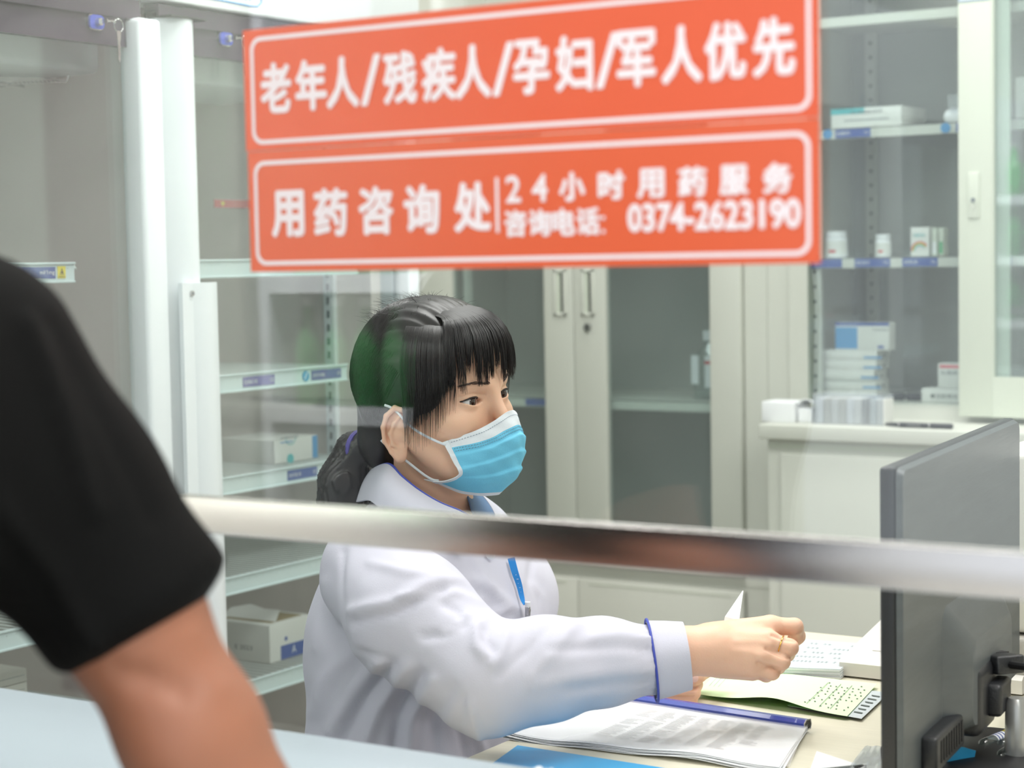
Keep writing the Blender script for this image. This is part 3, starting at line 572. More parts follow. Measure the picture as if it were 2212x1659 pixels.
def deco_g(b, lo, hi):
    b.box((lo[0], lo[1]-.0003, hi[2]-.007), (hi[0], lo[1]+.0003, hi[2]), M['blue']); b.box((lo[0], lo[1]-.0003, lo[2]+.003), (lo[0]+.05, lo[1]+.0003, hi[2]-.010), M['lblue']); b.text('阿莫西林', (lo[0]+.085, lo[1]-.0005, hi[2]-.018), EX, EZ, .035, .005, M['dgrey']); b.box((hi[0]-.025, lo[1]-.0004, lo[2]+.004), (hi[0]-.012, lo[1]+.0003, lo[2]+.010), M['blue'])
zt = tb+5*hs
carton('medicine_carton', (xz(1800, 720, Yi)[0], Yi+.012, zt), (xz(1916, 720, Yi)[0], Yi+.05, zt+xz(1860, 692, Yi)[1]-xz(1860, 752, Yi)[1]), 'blue-topped white carton standing on the stack of white cartons', M['carton'], deco_g)
for k, q in enumerate((1930, 1968)):
    x = xz(q, 855, Yi)[0]; b = B(); b.lathe((x-.018, Yi+.02, tb+.0085), (x+.018, Yi+.02, tb+.0085), [(0, .004), (.1, .0078), (.9, .0078), (1, .004)], M['black'], 18)
    simple('oval_clip', b, ['black oval clip lying beside the stack of white cartons', 'black oval clip lying nearer the cabinet door stile'][k], 'clip')
carton('medicine_carton', (xz(1990, 855, Yi)[0], Yi, tb), (xz(2066, 855, Yi)[0]+.02, Yi+.06, xz(2030, 840, Yi)[1]), 'low white carton with dark print at the bottom of the cabinet by the stile', M['carton'], lambda b, lo, hi: b.text('●注射用水', (lo[0]+.02, lo[1]-.0005, lo[2]+.008), EX, EZ, .06, .010, M['inkd']))
carton('medicine_carton', (xz(2024, 800, Yi)[0], Yi+.005, xz(2030, 839, Yi)[1]), (xz(2066, 855, Yi)[0]+.02, Yi+.045, xz(2030, 785, Yi)[1]), 'upright white carton with red print standing on the low one by the stile', M['carton'], lambda b, lo, hi: (b.box((lo[0]+.004, lo[1]-.0004, hi[2]-.010), (hi[0]-.012, lo[1]+.0003, hi[2]-.003), M['pink']), b.text('头孢克洛', (lo[0]+.006, lo[1]-.0005, hi[2]-.024), EX, EZ, .05, .009, M['dgrey'])))
carton('medicine_carton', (xz(2190, 200, Yi)[0], Yi+.01, t0), (xz(2190, 200, Yi)[0]+.1, Yi+.06, t0+.085), 'pale carton behind the right-hand glass door on the top shelf', M['carton'], None)
carton('medicine_carton', (xz(2170, 200, Yi)[0], Yi, tb), (xz(2170, 200, Yi)[0]+.1, Yi+.06, tb+.035), 'pale carton behind the right-hand glass door on the bottom shelf', M['carton'], None)
# on the ledge
Yq = YL+.05
b = B(); xa = xz(1645, 895, Yq)[0]; xb = xz(1715, 895, Yq)[0]; h = xz(1680, 868, Yq)[1]-lz
b.box((xa, Yq, lz+.0003), (xb, Yq+.07, lz+h), M['paper'], .002); simple('folded_leaflet_pack', b, 'white folded leaflet pack at the left end of the cabinet ledge', 'paper')
b = B(); xa = xz(1718, 895, Yq)[0]; xb = xz(1752, 895, Yq)[0]
b.sheet([[(xa+(xb-xa)*i/6, Yq+.01+.06*j, lz+.008+h*.9*(.85+.25*math.sin(i/6*3))-(.0+.01*(j))) for j in range(2)] for i in range(7)], M['paper'], .002); b.box((xa, Yq+.012, lz+.0003), (xb-.003, Yq+.06, lz+h*.7), M['paper'], .002)
simple('folded_paper', b, 'white folded paper between the leaflet pack and the clear card tray', 'paper')
b = B(); xa = xz(1756, 880, Yq)[0]; xb = xz(1906, 880, Yq)[0]; h = xz(1830, 853, Yq)[1]-lz
for lo, hi in (((xa, Yq, lz), (xb, Yq+.0015, lz+h)), ((xa, Yq+.06, lz), (xb, Yq+.0615, lz+h)), ((xa, Yq, lz), (xa+.0015, Yq+.06, lz+h)), ((xb-.0015, Yq, lz), (xb, Yq+.06, lz+h)), ((xa, Yq, lz), (xb, Yq+.06, lz+.0015))): b.box(np.array(lo)+(0, 0, .0003), hi, M['teag'])
tr = simple('card_tray', b, 'clear plastic tray holding upright cards on the cabinet ledge', 'tray')
for k in range(9):
    x = xa+.006+k*.0165; 
    if x > xb-.008: break
    c = [M['paper'], M['cartong'], M['carton'], M['cartong'], M['paper'], M['carton'], M['dgrey'], M['greyp'], M['carton']][k]
    bb = B().box((x, Yq+.004, lz+.002), (x+.0145 if k != 6 else x+.006, Yq+.056, lz+h*.86), c, .0006)
    simple('card_stack', bb, 'small stack of '+['white', 'grey', 'off-white', 'grey-beige', 'bright white', 'cream', 'dark', 'pale blue-grey', 'ivory'][k]+' cards, %s in the clear tray' % ['first from the left', 'second from the left', 'third from the left', 'fourth from the left', 'in the middle', 'just right of the middle', 'thinnest one', 'second from the right', 'at the right end'][k], 'cards', 'cards in the clear tray')
b = B(); xa = xz(1912, 905, YL+.03)[0]; xb = xz(2058, 905, YL+.03)[0]; yy = YL+.03; zc = lz+.0055; L = xb-xa
b.lathe((xa, yy, zc), (xb, yy, zc), [(0, .002), (.04, .0035), (.2, .0045), (.2001, .0052), (.62, .0052), (.66, .0045), (.67, .0055), (.98, .0055), (1, .004)], M['black'], 18)
for t in (.21, .66): b.cyl((xa+L*t, yy, zc), (xa+L*(t+.015), yy, zc), .0056, .0056, M['silver'], 18)
b.text('MARKER', (xa+L*.34, yy-.0054, zc-.0022), EX, EZ, L*.2, .0045, M['silver'])
simple('marker_pen', b, 'black marker pen lying on the cabinet ledge', 'pen')

# ------------------------------------------------------------------ desk
ZD = .76
DX0, DX1, DY0, DY1 = -1.135, .45, 1.30, 2.515
dk = thing('desk', (-.3, 1.9, 0), 'pale wood-grain desk the woman is working at', 'desk')
B().box((DX0, DY0, ZD-.025), (DX1, DY1, ZD), M['desk'], .002).build('desktop', dk)
for x in (DX0+.30, DX1-.06): B().box((x, DY0+.03, 0), (x+.03, DY1-.03, ZD-.025), M['deskleg']).build('leg', dk)
B().box((DX0+.33, DY1-.08, .25), (DX1-.06, DY1-.06, ZD-.025), M['deskleg']).build('modesty_panel', dk)
# binder with blue spine
def zd(px, py, z=ZD): return PZ(px, py, z)
A_ = zd(1300, 1500, ZD+.010); Bq = zd(1745, 1566, ZD+.010); C1 = zd(1690, 1672, ZD+.004); C0 = zd(1072, 1590, ZD+.004)
ax = Bq-A_; ax[2] = 0; 
bd = thing('report_binder', tuple(zd(1400, 1590)), 'open-sided report binder of white printed pages with a blue plastic spine, under the sleeve', 'binder')
def quad(P00, P10, P11, P01, n, m_, bump): 
    G = np.zeros((n, m_, 3))
    for i in range(n):
        for j in range(m_):
            u, v = i/(n-1), j/(m_-1); G[i, j] = P00*(1-u)*(1-v)+P10*u*(1-v)+P11*u*v+P01*(1-u)*v; G[i, j, 2] += bump(u, v)
    return G
Ls = zd(1075, 1592, ZD+.001); Rs = zd(1683, 1668, ZD+.001); Ra = Bq.copy(); La = A_.copy()
wav = lambda u, v: .0022*math.sin(u*7+v*3)*v+.0012*math.sin(u*17+2)*v
pg = B()
for k in range(5):
    dz = -.0012*k; o = np.array([.002*k*(1 if k % 2 else -1), -.0015*k, 0])
    pg.sheet(quad(La+(0, 0, dz-.002), Ra+(0, 0, dz-.002), Rs+o+(0, 0, dz+.006), Ls+o+(0, 0, dz+.0065), 26, 16, wav), M['paper'], .0004)
pg.build('page_stack', bd)
pr = B()
for r_ in range(26):
    for c_ in range(7):
        v = .16+r_*.027; u0 = .30+c_*.085
        if rng.random() < .1 or (c_ == 6 and v > .7): continue
        u1 = u0+rng.uniform(.04, .072)
        G = quad(La+(0, 0, -.0012), Ra+(0, 0, -.0012), Rs+(0, 0, .0068), Ls+(0, 0, .0073), 2, 2, lambda u, v: 0)
        def pt(u, v): return (La+(0, 0, -.002))*(1-u)*(1-v)+(Ra+(0, 0, -.002))*u*(1-v)+(Rs+(0, 0, .006))*u*v+(Ls+(0, 0, .0065))*(1-u)*v+np.array([0, 0, wav(u, v)+.0013])
        pr.raw([pt(u0, v), pt(u1, v), pt(u1, v+.007), pt(u0, v+.007)], [(0, 1, 2, 3)], M['tableink'])
pr.build('printed_table', bd, smooth=False)
B().sheet(quad(La+(0, 0, .0005), Ra+(0, 0, .0005), Rs+np.array([.012, 0, .0085]), Ls+(0.0, 0, .009), 26, 16, wav), M['film'], .0003).build('clear_cover', bd)
b = B(); dirn = ax/np.linalg.norm(ax); s_ = A_; e_ = Bq; nrm = np.array([-dirn[1], dirn[0], 0])
P = [(-.008, -.005), (.006, -.005), (.008, .000), (.006, .0055), (-.004, .0065), (-.009, .003)]
V = [s_+nrm*a+np.array([0, 0, c]) for a, c in P]+[e_+nrm*a+np.array([0, 0, c]) for a, c in P]
b.raw(V, [(i, (i+1) % 6, 6+(i+1) % 6, 6+i) for i in range(6)]+[(5, 4, 3, 2, 1, 0)], M['bluebar'])
b.raw([e_+nrm*a*.98+dirn*.0001+np.array([0, 0, c*.98]) for a, c in P], [tuple(range(6))], M['blackm'])
b.tube([e_+nrm*a+dirn*.0003+np.array([0, 0, c]) for a, c in P], .0008, M['silver'], 5, closed=True); b.build('spine_bar', bd)
b = B(); b.sheet(quad(zd(1118, 1612, ZD+.0015), zd(1480, 1668, ZD+.0015), zd(1420, 1760, ZD+.0015), zd(1040, 1668, ZD+.0015), 8, 8, lambda u, v: 0), M['bluefilm'], .0012)
simple('document_sleeve', b, 'sky-blue document sleeve lying under the binder at the near desk edge', 'folder')
# green form over grey ones
def tri(p): return zd(p[0], p[1])
gr = B(); g00, g10, g11, g01 = (zd(1505, 1500, ZD+.005), zd(1830, 1548, ZD+.005), zd(1895, 1478, ZD+.005), zd(1560, 1440, ZD+.005))
for k in range(5):
    o = np.array([.012-.002*k, .004*k-.01, -.0008*k]); gr.sheet(quad(zd(1690, 1518, ZD+.0042)+o, zd(1847, 1546, ZD+.0042)+o, zd(1905, 1492, ZD+.0042)+o, zd(1740, 1465, ZD+.0042)+o, 6, 6, lambda u, v: 0), M['greyp'], .0003)
def qpt(Q, u, v, dz): return Q[0]*(1-u)*(1-v)+Q[1]*u*(1-v)+Q[2]*u*v+Q[3]*(1-u)*v+np.array([0, 0, dz])
Qg = [zd(1690, 1518, ZD+.0042)+(.012, -.01, 0), zd(1847, 1546, ZD+.0042)+(.012, -.01, 0), zd(1905, 1492, ZD+.0042)+(.012, -.01, 0), zd(1740, 1465, ZD+.0042)+(.012, -.01, 0)]
for k in range(6): gr.raw([qpt(Qg, .84+.02*(k % 2), .15+k*.13, .0006), qpt(Qg, .95, .15+k*.13, .0006), qpt(Qg, .95, .19+k*.13, .0006), qpt(Qg, .84, .19+k*.13, .0006)], [(0, 1, 2, 3)], M['inkd'])
simple('grey_forms', gr, 'sheaf of grey printed forms sticking out under the green form', 'paper')
gn = B(); Q = [g00, g10, g11, g01]; gb = lambda u, v: .009*math.exp(-((u-.52)/.22)**2)*(1-v)**2+.004*math.exp(-((u-1)/.12)**2)*0+.0005
gn.sheet(quad(*Q, 30, 14, gb), M['greenp'], .0003, M['greenu'])
for k in range(9):
    v = .12+k*.09
    for u in np.arange(.70+.012*(k % 3), .97, .035 if k % 2 else .05):
        if rng.random() < .3: continue
        gn.raw([qpt(Q, u, v, .0008+gb(u, v)), qpt(Q, u+.010, v, .0008+gb(u+.010, v)), qpt(Q, u+.010, v+.02, .0008+gb(u+.010, v+.02)), qpt(Q, u, v+.02, .0008+gb(u, v+.02))], [(0, 1, 2, 3)], M['inkd'])
for u in (.72, .80, .87): gn.raw([qpt(Q, u, .1, .0009+gb(u, .1)), qpt(Q, u+.003, .1, .0009+gb(u, .1)), qpt(Q, u+.003, .85, .0009+gb(u, .85)), qpt(Q, u, .85, .0009+gb(u, .85))], [(0, 1, 2, 3)], M['inkd'])
for u in (.03, .06, .09): gn.raw([qpt(Q, u, .3, .0009), qpt(Q, u+.003, .3, .0009), qpt(Q, u+.003, .9, .0009), qpt(Q, u, .9, .0009)], [(0, 1, 2, 3)], M['ink'])
simple('green_form', gn, 'pale green printed form lying on the desk in front of the reaching hand', 'paper')
# pad of white handwritten sheets
pd = B(); Q = [zd(1660, 1440, ZD+.014), zd(1815, 1446, ZD+.014), zd(1880, 1392, ZD+.014), zd(1700, 1378, ZD+.014)]
for k in range(12): o = np.array([.0006*math.sin(k*2.3), .0006*math.cos(k*1.7), -.0011*k]); pd.sheet(quad(*[q+o for q in Q], 5, 5, lambda u, v: 0), M['paper'] if k % 3 else M['greyp'], .0009)
for k in range(5):
    for u in np.arange(.1, .9, .055):
        if rng.random() < .35: continue
        v = .2+k*.16; a = qpt(Q, u, v, .0006); pd.tube([a, qpt(Q, u+.015, v+.05, .0006), qpt(Q, u+.02, v-.01, .0006), qpt(Q, u+.035, v+.04, .0006)], .00022, M['ink'], 3)
simple('prescription_pad', pd, 'thick pad of white handwritten sheets behind the reaching hand', 'paper')
# small printer body, left of the monitor
def frame2(o, xdir): 
    x = np.array([xdir[0], xdir[1], 0]); x /= np.linalg.norm(x); y = np.array([-x[1], x[0], 0]); return o, x, y
pA = zd(1822, 1478+0, ZD); 
pr = thing('label_printer', (-.62, 2.25, ZD), 'white wedge-shaped desktop printer half hidden behind the monitor', 'printer')
b = B(); y0_ = 2.26; X0_ = PY(1813, 1440, y0_)[0]; zt_ = PY(1813, 1430, y0_)[2]; zb_ = PY(1813, 1458, y0_)[2]
P = [(y0_, zb_), (y0_, zt_), (y0_+.005, zt_+.004), (y0_+.24, zt_+.045), (y0_+.25, zt_+.04), (y0_+.25, ZD+.001), (y0_+.12, ZD+.001)]
V = [(X0_, y, z) for y, z in P]+[(X0_+.24, y, z) for y, z in P]; n = len(P)
b.raw(V, [(i, (i+1) % n, n+(i+1) % n, n+i) for i in range(n)]+[tuple(range(n-1, -1, -1)), tuple(range(n, 2*n))], M['beige'])
b.build('printer_body', pr); b = B()
for k in range(6): yy = y0_+.04+k*.032; zz = zt_+.004+(yy-y0_-.005)*.041/.235; b.box((X0_+.03, yy, zz+.0002), (X0_+.23, yy+.0012, zz+.0008), M['cartong'])
b.build('lid_grooves', pr)
# monitor seen from behind
mn = thing('monitor', (-.63, 1.93, ZD), 'black computer monitor seen from behind at the right edge', 'monitor')
mL = D(1934, 1010, 1.76); mR = D(2193, 905, 2.26); d_ = mR-mL; Lm = np.linalg.norm(d_[:2]); ux = np.array([d_[0], d_[1], 0])/Lm; nx = np.array([ux[1], -ux[0], 0])
if nx@np.array([1, 0, 0]) < 0: nx = -nx
zT = mL[2]; zB = zT-.312; TH = .016
def mp(u, n, z): p = mL+ux*u+nx*n; return (p[0], p[1], z)
def mT(): return Matrix(((ux[0], nx[0], 0, mL[0]), (ux[1], nx[1], 0, mL[1]), (0, 0, 1, 0), (0, 0, 0, 1)))
T = mT()
B().box((0, -TH, zB), (Lm, 0, zT), M['black'], .004, T).build('bezel', mn)
B().box((.012, -TH-.0008, zB+.018), (Lm-.012, -TH+.001, zT-.012), M['blackm'], 0, T).build('screen', mn)
b = B(); P = []; 
def rr(u0, u1, z0, z1, r, n): 
    out = []
    for cu, cz, a0 in ((u1-r, z1-r, 0), (u0+r, z1-r, 90), (u0+r, z0+r, 180), (u1-r, z0+r, 270)):
        for k in range(7): a = math.radians(a0+k*15); out.append(mp(cu+r*math.cos(a), n, cz+r*math.sin(a)))
    return out
r0 = rr(.001, Lm-.001, zB+.001, zT-.001, .012, .0); r1 = rr(.004, Lm-.004, zB+.004, zT-.004, .012, .006); k = len(r0)
b.raw(r0+r1, [(i, (i+1) % k, k+(i+1) % k, k+i) for i in range(k)]+[tuple(range(k, 2*k))], M['blackback']); b.build('back_shell', mn, label='brushed dark grey back shell')
b = B(); 
def hull(b, ring0, ring1, m): k = len(ring0); b.raw(ring0+ring1, [(i, (i+1) % k, k+(i+1) % k, k+i) for i in range(k)]+[tuple(range(k, 2*k))], m)
hull(b, rr(.16, .42, zB+.012, zB+.15, .02, .006), rr(.19, .39, zB+.02, zB+.11, .02, .030), M['blackback']); b.build('rear_bulge', mn)
b = B(); b.box((.07, .005, zB+.002), (.19, .022, zB+.038), M['black'], .004, T)
for q in range(9): b.box((.085+q*.011, .0205, zB+.010), (.090+q*.011, .023, zB+.032), M['blackm'], 0, T)
b.build('vent_block', mn)
b = B(); b.box((Lm*.44-.035, .004, zB+.004), (Lm*.44+.045, .034, zB+.078), M['black'], .010, T); b.box((Lm*.44, .030, zB+.02), (Lm*.5+.02, .048, zB+.055), M['black'], .005, T); b.build('stand_bracket', mn)
c0 = mp(Lm*.5, .046, 0); b = B(); b.lathe((c0[0]+.012, c0[1], ZD+.012), (c0[0]+.012, c0[1], zB+.036), [(0, .0135), (.9, .0125), (1, .009)], M['silver'], 28); b.build('stand_column', mn, label='silver stand column')
b = B(); b.lathe((c0[0]-.03, c0[1], ZD+.0005), (c0[0]-.03, c0[1], ZD+.012), [(0, .105), (.6, .105), (1, .098)], M['blackm'], 40); b.build('stand_base', mn)
b = B(); s0 = (Lm*.55, zT-.172); b.box((s0[0], .0058, s0[1]-.05), (s0[0]+.075, .0068, s0[1]), M['blackm'], 0, T); b.box((s0[0]+.038, .0068, s0[1]-.025), (s0[0]+.073, .0072, s0[1]-.002), M['silver'], 0, T)
b.box((s0[0]+.005, .0068, s0[1]-.03), (s0[0]+.03, .0072, s0[1]-.026), M['silver'], 0, T); b.build('rating_label', mn)
pc = D(2150, 1432, 2.0); 
q0 = D(2112, 1425, 2.07); q1 = D(2185, 1436, 2.0); dv = q1-q0; dl = np.linalg.norm(dv); dv /= dl; sv = np.cross(dv, EZ); sv /= np.linalg.norm(sv); uv = np.cross(sv, dv)
Tc = Matrix(((dv[0], sv[0], uv[0], q0[0]), (dv[1], sv[1], uv[1], q0[1]), (dv[2], sv[2], uv[2], q0[2]), (0, 0, 0, 1)))
b = B(); b.box((0, -.017, -.010), (dl, .017, .010), M['black'], .003, Tc)
for q in range(10): b.box((.006+q*.0034, -.0178, -.0108), (.0075+q*.0034, .0178, .0108), M['blackm'], .0004, Tc)
b.box((-.012, -.014, -.006), (0, .014, .006), M['chrome'], 0, Tc); b.tube([q1, q1+dv*.03, q1+dv*.08+(0, 0, -.008), q1+dv*.13+np.array([.02, 0, -.03]), q1+dv*.16+np.array([.04, .02, -.06])], .0045, M['blackm'], 10); b.tube([q0-dv*.010, q0-dv*.03-nx*.03], .006, M['blackm'], 8)
simple('video_cable', b, 'thick black video cable with a ribbed plug in the back of the monitor', 'cable')
# large grey printer behind the monitor
lp = thing('laser_printer', (-.42, 2.7, ZD), 'large grey printer on the right behind the monitor', 'printer')
x0_ = PY(2118, 1500, 2.28)[0]
b = B(); b.box((x0_, 2.28, ZD+.075), (x0_+.38, 2.50, ZD+.30), M['beige'], .008); b.build('printer_body', lp)
b = B(); b.box((x0_, 2.27, ZD+.022), (x0_+.38, 2.50, ZD+.072), M['beiged'], .006); b.build('paper_tray', lp); b = B(); b.box((x0_+.01, 2.285, ZD), (x0_+.37, 2.50, ZD+.022), M['blackm']); b.build('printer_foot', lp)
# small things on the desk
Q = [zd(2120, 1622, ZD+.002), zd(2260, 1640, ZD+.002), zd(2270, 1590, ZD+.002), zd(2130, 1570, ZD+.002)]
b = B(); b.sheet(quad(*Q, 4, 4, lambda u, v: 0), M['paper'], .0015); simple('white_sheet', b, 'white sheet under the glass ampoules at the lower right', 'paper')
for k, (xa, ya, xb, yb) in enumerate([(2118, 1612, 2178, 1588), (2160, 1612, 2205, 1592), (2158, 1636, 2230, 1596)]):
    a = zd(xa, ya, ZD+.0105); c = zd(xb, yb, ZD+.0105); b = B(); b.lathe(a, c, [(0, .003), (.06, .006), (.12, .0068), (.85, .0068)], M['vial'], 16); dd = c-a
    b.lathe(a+dd*.45, a+dd*.8, [(0, .0070), (1, .0070)], M['white'], 16); 
    for t in (.5, .6, .7): b.lathe(a+dd*t, a+dd*(t+.03), [(0, .0072), (1, .0072)], M['blue'], 16)
    b.lathe(a+dd*.85, c, [(0, .007), (1, .007)], M['yellow'] if k < 2 else M['silver'], 16)
    simple('ampoule', b, ['glass ampoule with a yellow cap, nearest the monitor stand', 'glass ampoule with a yellow cap in the middle of the three', 'glass ampoule in front of the other two, cap out of frame'][k], 'ampoule', 'ampoules beside the monitor stand')
b = B(); b.box((zd(2150, 1650)[0], 1.70, ZD+.0003), (zd(2150, 1650)[0]+.3, 1.80, ZD+.012), M['blackm'], .003); simple('black_tray', b, 'flat dark tray at the lower right corner of the desk', 'tray')
Q = [zd(2018, 1690, ZD+.004), zd(2085, 1660, ZD+.03), zd(2105, 1618, ZD+.032), zd(2050, 1606, ZD+.006)]
b = B(); b.sheet(quad(zd(2030, 1672, ZD+.001), zd(2100, 1655, ZD+.001), zd(2108, 1616, ZD+.022), zd(2045, 1625, ZD+.022), 6, 6, lambda u, v: .004*math.sin(u*4)), M['bluefilm'], .001); simple('blue_packet', b, 'crumpled sky-blue packet under the monitor', 'packet')
b = B(); Q = [zd(1822, 1672, ZD+.003), zd(1925, 1668, ZD+.003), zd(1930, 1612, ZD+.003), zd(1868, 1612, ZD+.003)]
b.sheet(quad(*Q, 12, 8, lambda u, v: .003*max(0, math.sin(u*19))*max(0, math.sin(v*9))), M['teag'], .0006); simple('blister_pack', b, 'clear empty blister pack on the desk left of the monitor', 'pack')
b = B(); Q = [zd(1740, 1690, ZD+.001), zd(1870, 1700, ZD+.001), zd(1850, 1650, ZD+.001), zd(1764, 1622, ZD+.001)]
b.sheet(quad(*Q, 4, 4, lambda u, v: 0), M['paper'], .0006); simple('paper_slip', b, 'white paper slip on the desk in front of the blister pack', 'paper')
b = B(); a = zd(1690, 1668, ZD+.004); c = zd(1872, 1652, ZD+.004); b.sheet([[a, c], [a+(-.03, -.07, 0), c+(-.03, -.07, 0)]], M['blackm'], .007); b.sheet([[a+(.001, -.002, .0008), c+(-.003, -.002, .0008)], [a+(-.028, -.066, .0008), c+(-.032, -.066, .0008)]], M['chrome'], .0006)
simple('phone', b, 'smartphone with a dark rim lying at the near edge of the desk', 'phone')
# tissue corner on the counter edge
b = B(); a = PZ(1178, 1664, .905); b.sheet([[a+np.array([.014*(i/5)-.009, .006*j-.008-.006*(i/5), .003*math.sin(i*1.1+j)+.001*i*(j == 1)]) for j in range(4)] for i in range(6)], M['paper'], .0006)
o = simple('tissue', b, 'crumpled white tissue on the inner edge of the counter', 'tissue'); o.location.z = .9002

# ------------------------------------------------------------------ waiting hall behind the camera (seen only mirrored in the glass)
rk = thing('bottle_rack', (-2.35, -.85, 0), 'white display rack of green bottles in the waiting hall, mirrored in the glass', 'rack')
MX = lambda px, Dd: (lambda p: (p[0], 2*YG-p[1], p[2]))(D(px[0], px[1], Dd))
ra = MX((700, 760), 3.9); rb = MX((975, 760), 3.9)
zs = [MX((800, 905), 3.9)[2], MX((800, 612), 3.9)[2], MX((800, 330), 3.9)[2]]
b = B(); b.box((ra[0]-.25, -1.30, 0), (ra[0]-.22, -.90, 2.0), M['rack']); b.box((rb[0], -1.30, 0), (rb[0]+.03, -.90, 2.0), M['rack']); b.box((ra[0]-.25, -1.32, 0), (rb[0]+.03, -1.30, 2.0), M['tin']); b.build('rack_frame', rk)
bz = None; bt = None
for k, z in enumerate(zs):
    s = B().box((ra[0]-.22, -1.30, z-.01), (rb[0], -.90, z), M['rack']); s.box((ra[0]-.22, -.90, z-.02), (rb[0], -.896, z+.02), M['rack']); s = s.build('shelf', rk)
    for c in range(7):
        x = ra[0]-.15+c*.078
        if x > rb[0]-.04: break
        if bt is None:
            bt = bottle('green_bottle', x, -.95, z+.001, .034, .25, M['gbottle'], 'green glass bottle on the display rack in the waiting hall', 'bottle', 'green bottles on the hall rack', M['white'], [(0, .95), (.02, 1), (.5, 1), (.62, .85), (.8, .4), (.93, .38)]); o = bt
        else: o = copy_tree(bt)
        o.location = (x, -.95+.0*c, z+.001); o['label'] = 'green glass bottle on the %s shelf of the hall rack, %s from the wall side' % (['lowest', 'middle', 'top'][k], ['first', 'second', 'third', 'fourth', 'fifth', 'sixth', 'seventh'][c])
l = bpy.data.lights.new('rack_fill', 'AREA'); l.shape = 'RECTANGLE'; l.size = .7; l.size_y = .15; l.energy = 40; o = bpy.data.objects.new('rack_fill', l); o.location = (ra[0]+.1, -.6, 1.95); o.rotation_euler = (math.radians(-25), 0, 0); COL.objects.link(o)  # added fill lamp, lifts the bottles' mirror image in the glass
ca = MX((1010, 760), 2.9); cb = MX((1520, 760), 2.9)
tag(B().box((ca[0], ca[1]-.35, 0), (cb[0], ca[1], 2.9), M['tin'], .01).build('reflection_blocker_1'), kind='structure')  # dark stand-in block added out of view, darkens reflections in glass and rail
pa = MX((350, 1100), 4.4); pb = MX((560, 1100), 4.4)
b = B().box((pa[0], pa[1]-.02, 1.0), (pb[0], pa[1], 1.12), M['pinkp']); simple('pink_banner', b, 'pink banner in the waiting hall, mirrored in the steel rail', 'banner') if False else None

# ------------------------------------------------------------------ implicit surfaces
def sph(P, c, r): return np.linalg.norm(P-np.array(c), axis=1)-r
def cap(P, a, b, ra, rb=None):
    a = np.array(a, float); b = np.array(b, float); rb = ra if rb is None else rb; ab = b-a; t = np.clip(((P-a)@ab)/(ab@ab), 0, 1)
    return np.linalg.norm(P-a-t[:, None]*ab, axis=1)-(ra+(rb-ra)*t)
def ell(P, c, r, R=None):
    q = P-np.array(c)
    if R is not None: q = q@R
    r = np.array(r, float); k0 = np.linalg.norm(q/r, axis=1); k1 = np.linalg.norm(q/r**2, axis=1)+1e-9; return k0*(k0-1)/k1
def smin(a, b, k): h = np.clip(.5+.5*(b-a)/k, 0, 1); return b+(a-b)*h-k*h*(1-h)
def smax(a, b, k): return -smin(-a, -b, k)
def chain(P, pts, rs, k=.01):
    d = None
    for i in range(len(pts)-1):
        e = cap(P, pts[i], pts[i+1], rs[i], rs[i+1]); d = e if d is None else smin(d, e, k)
    return d
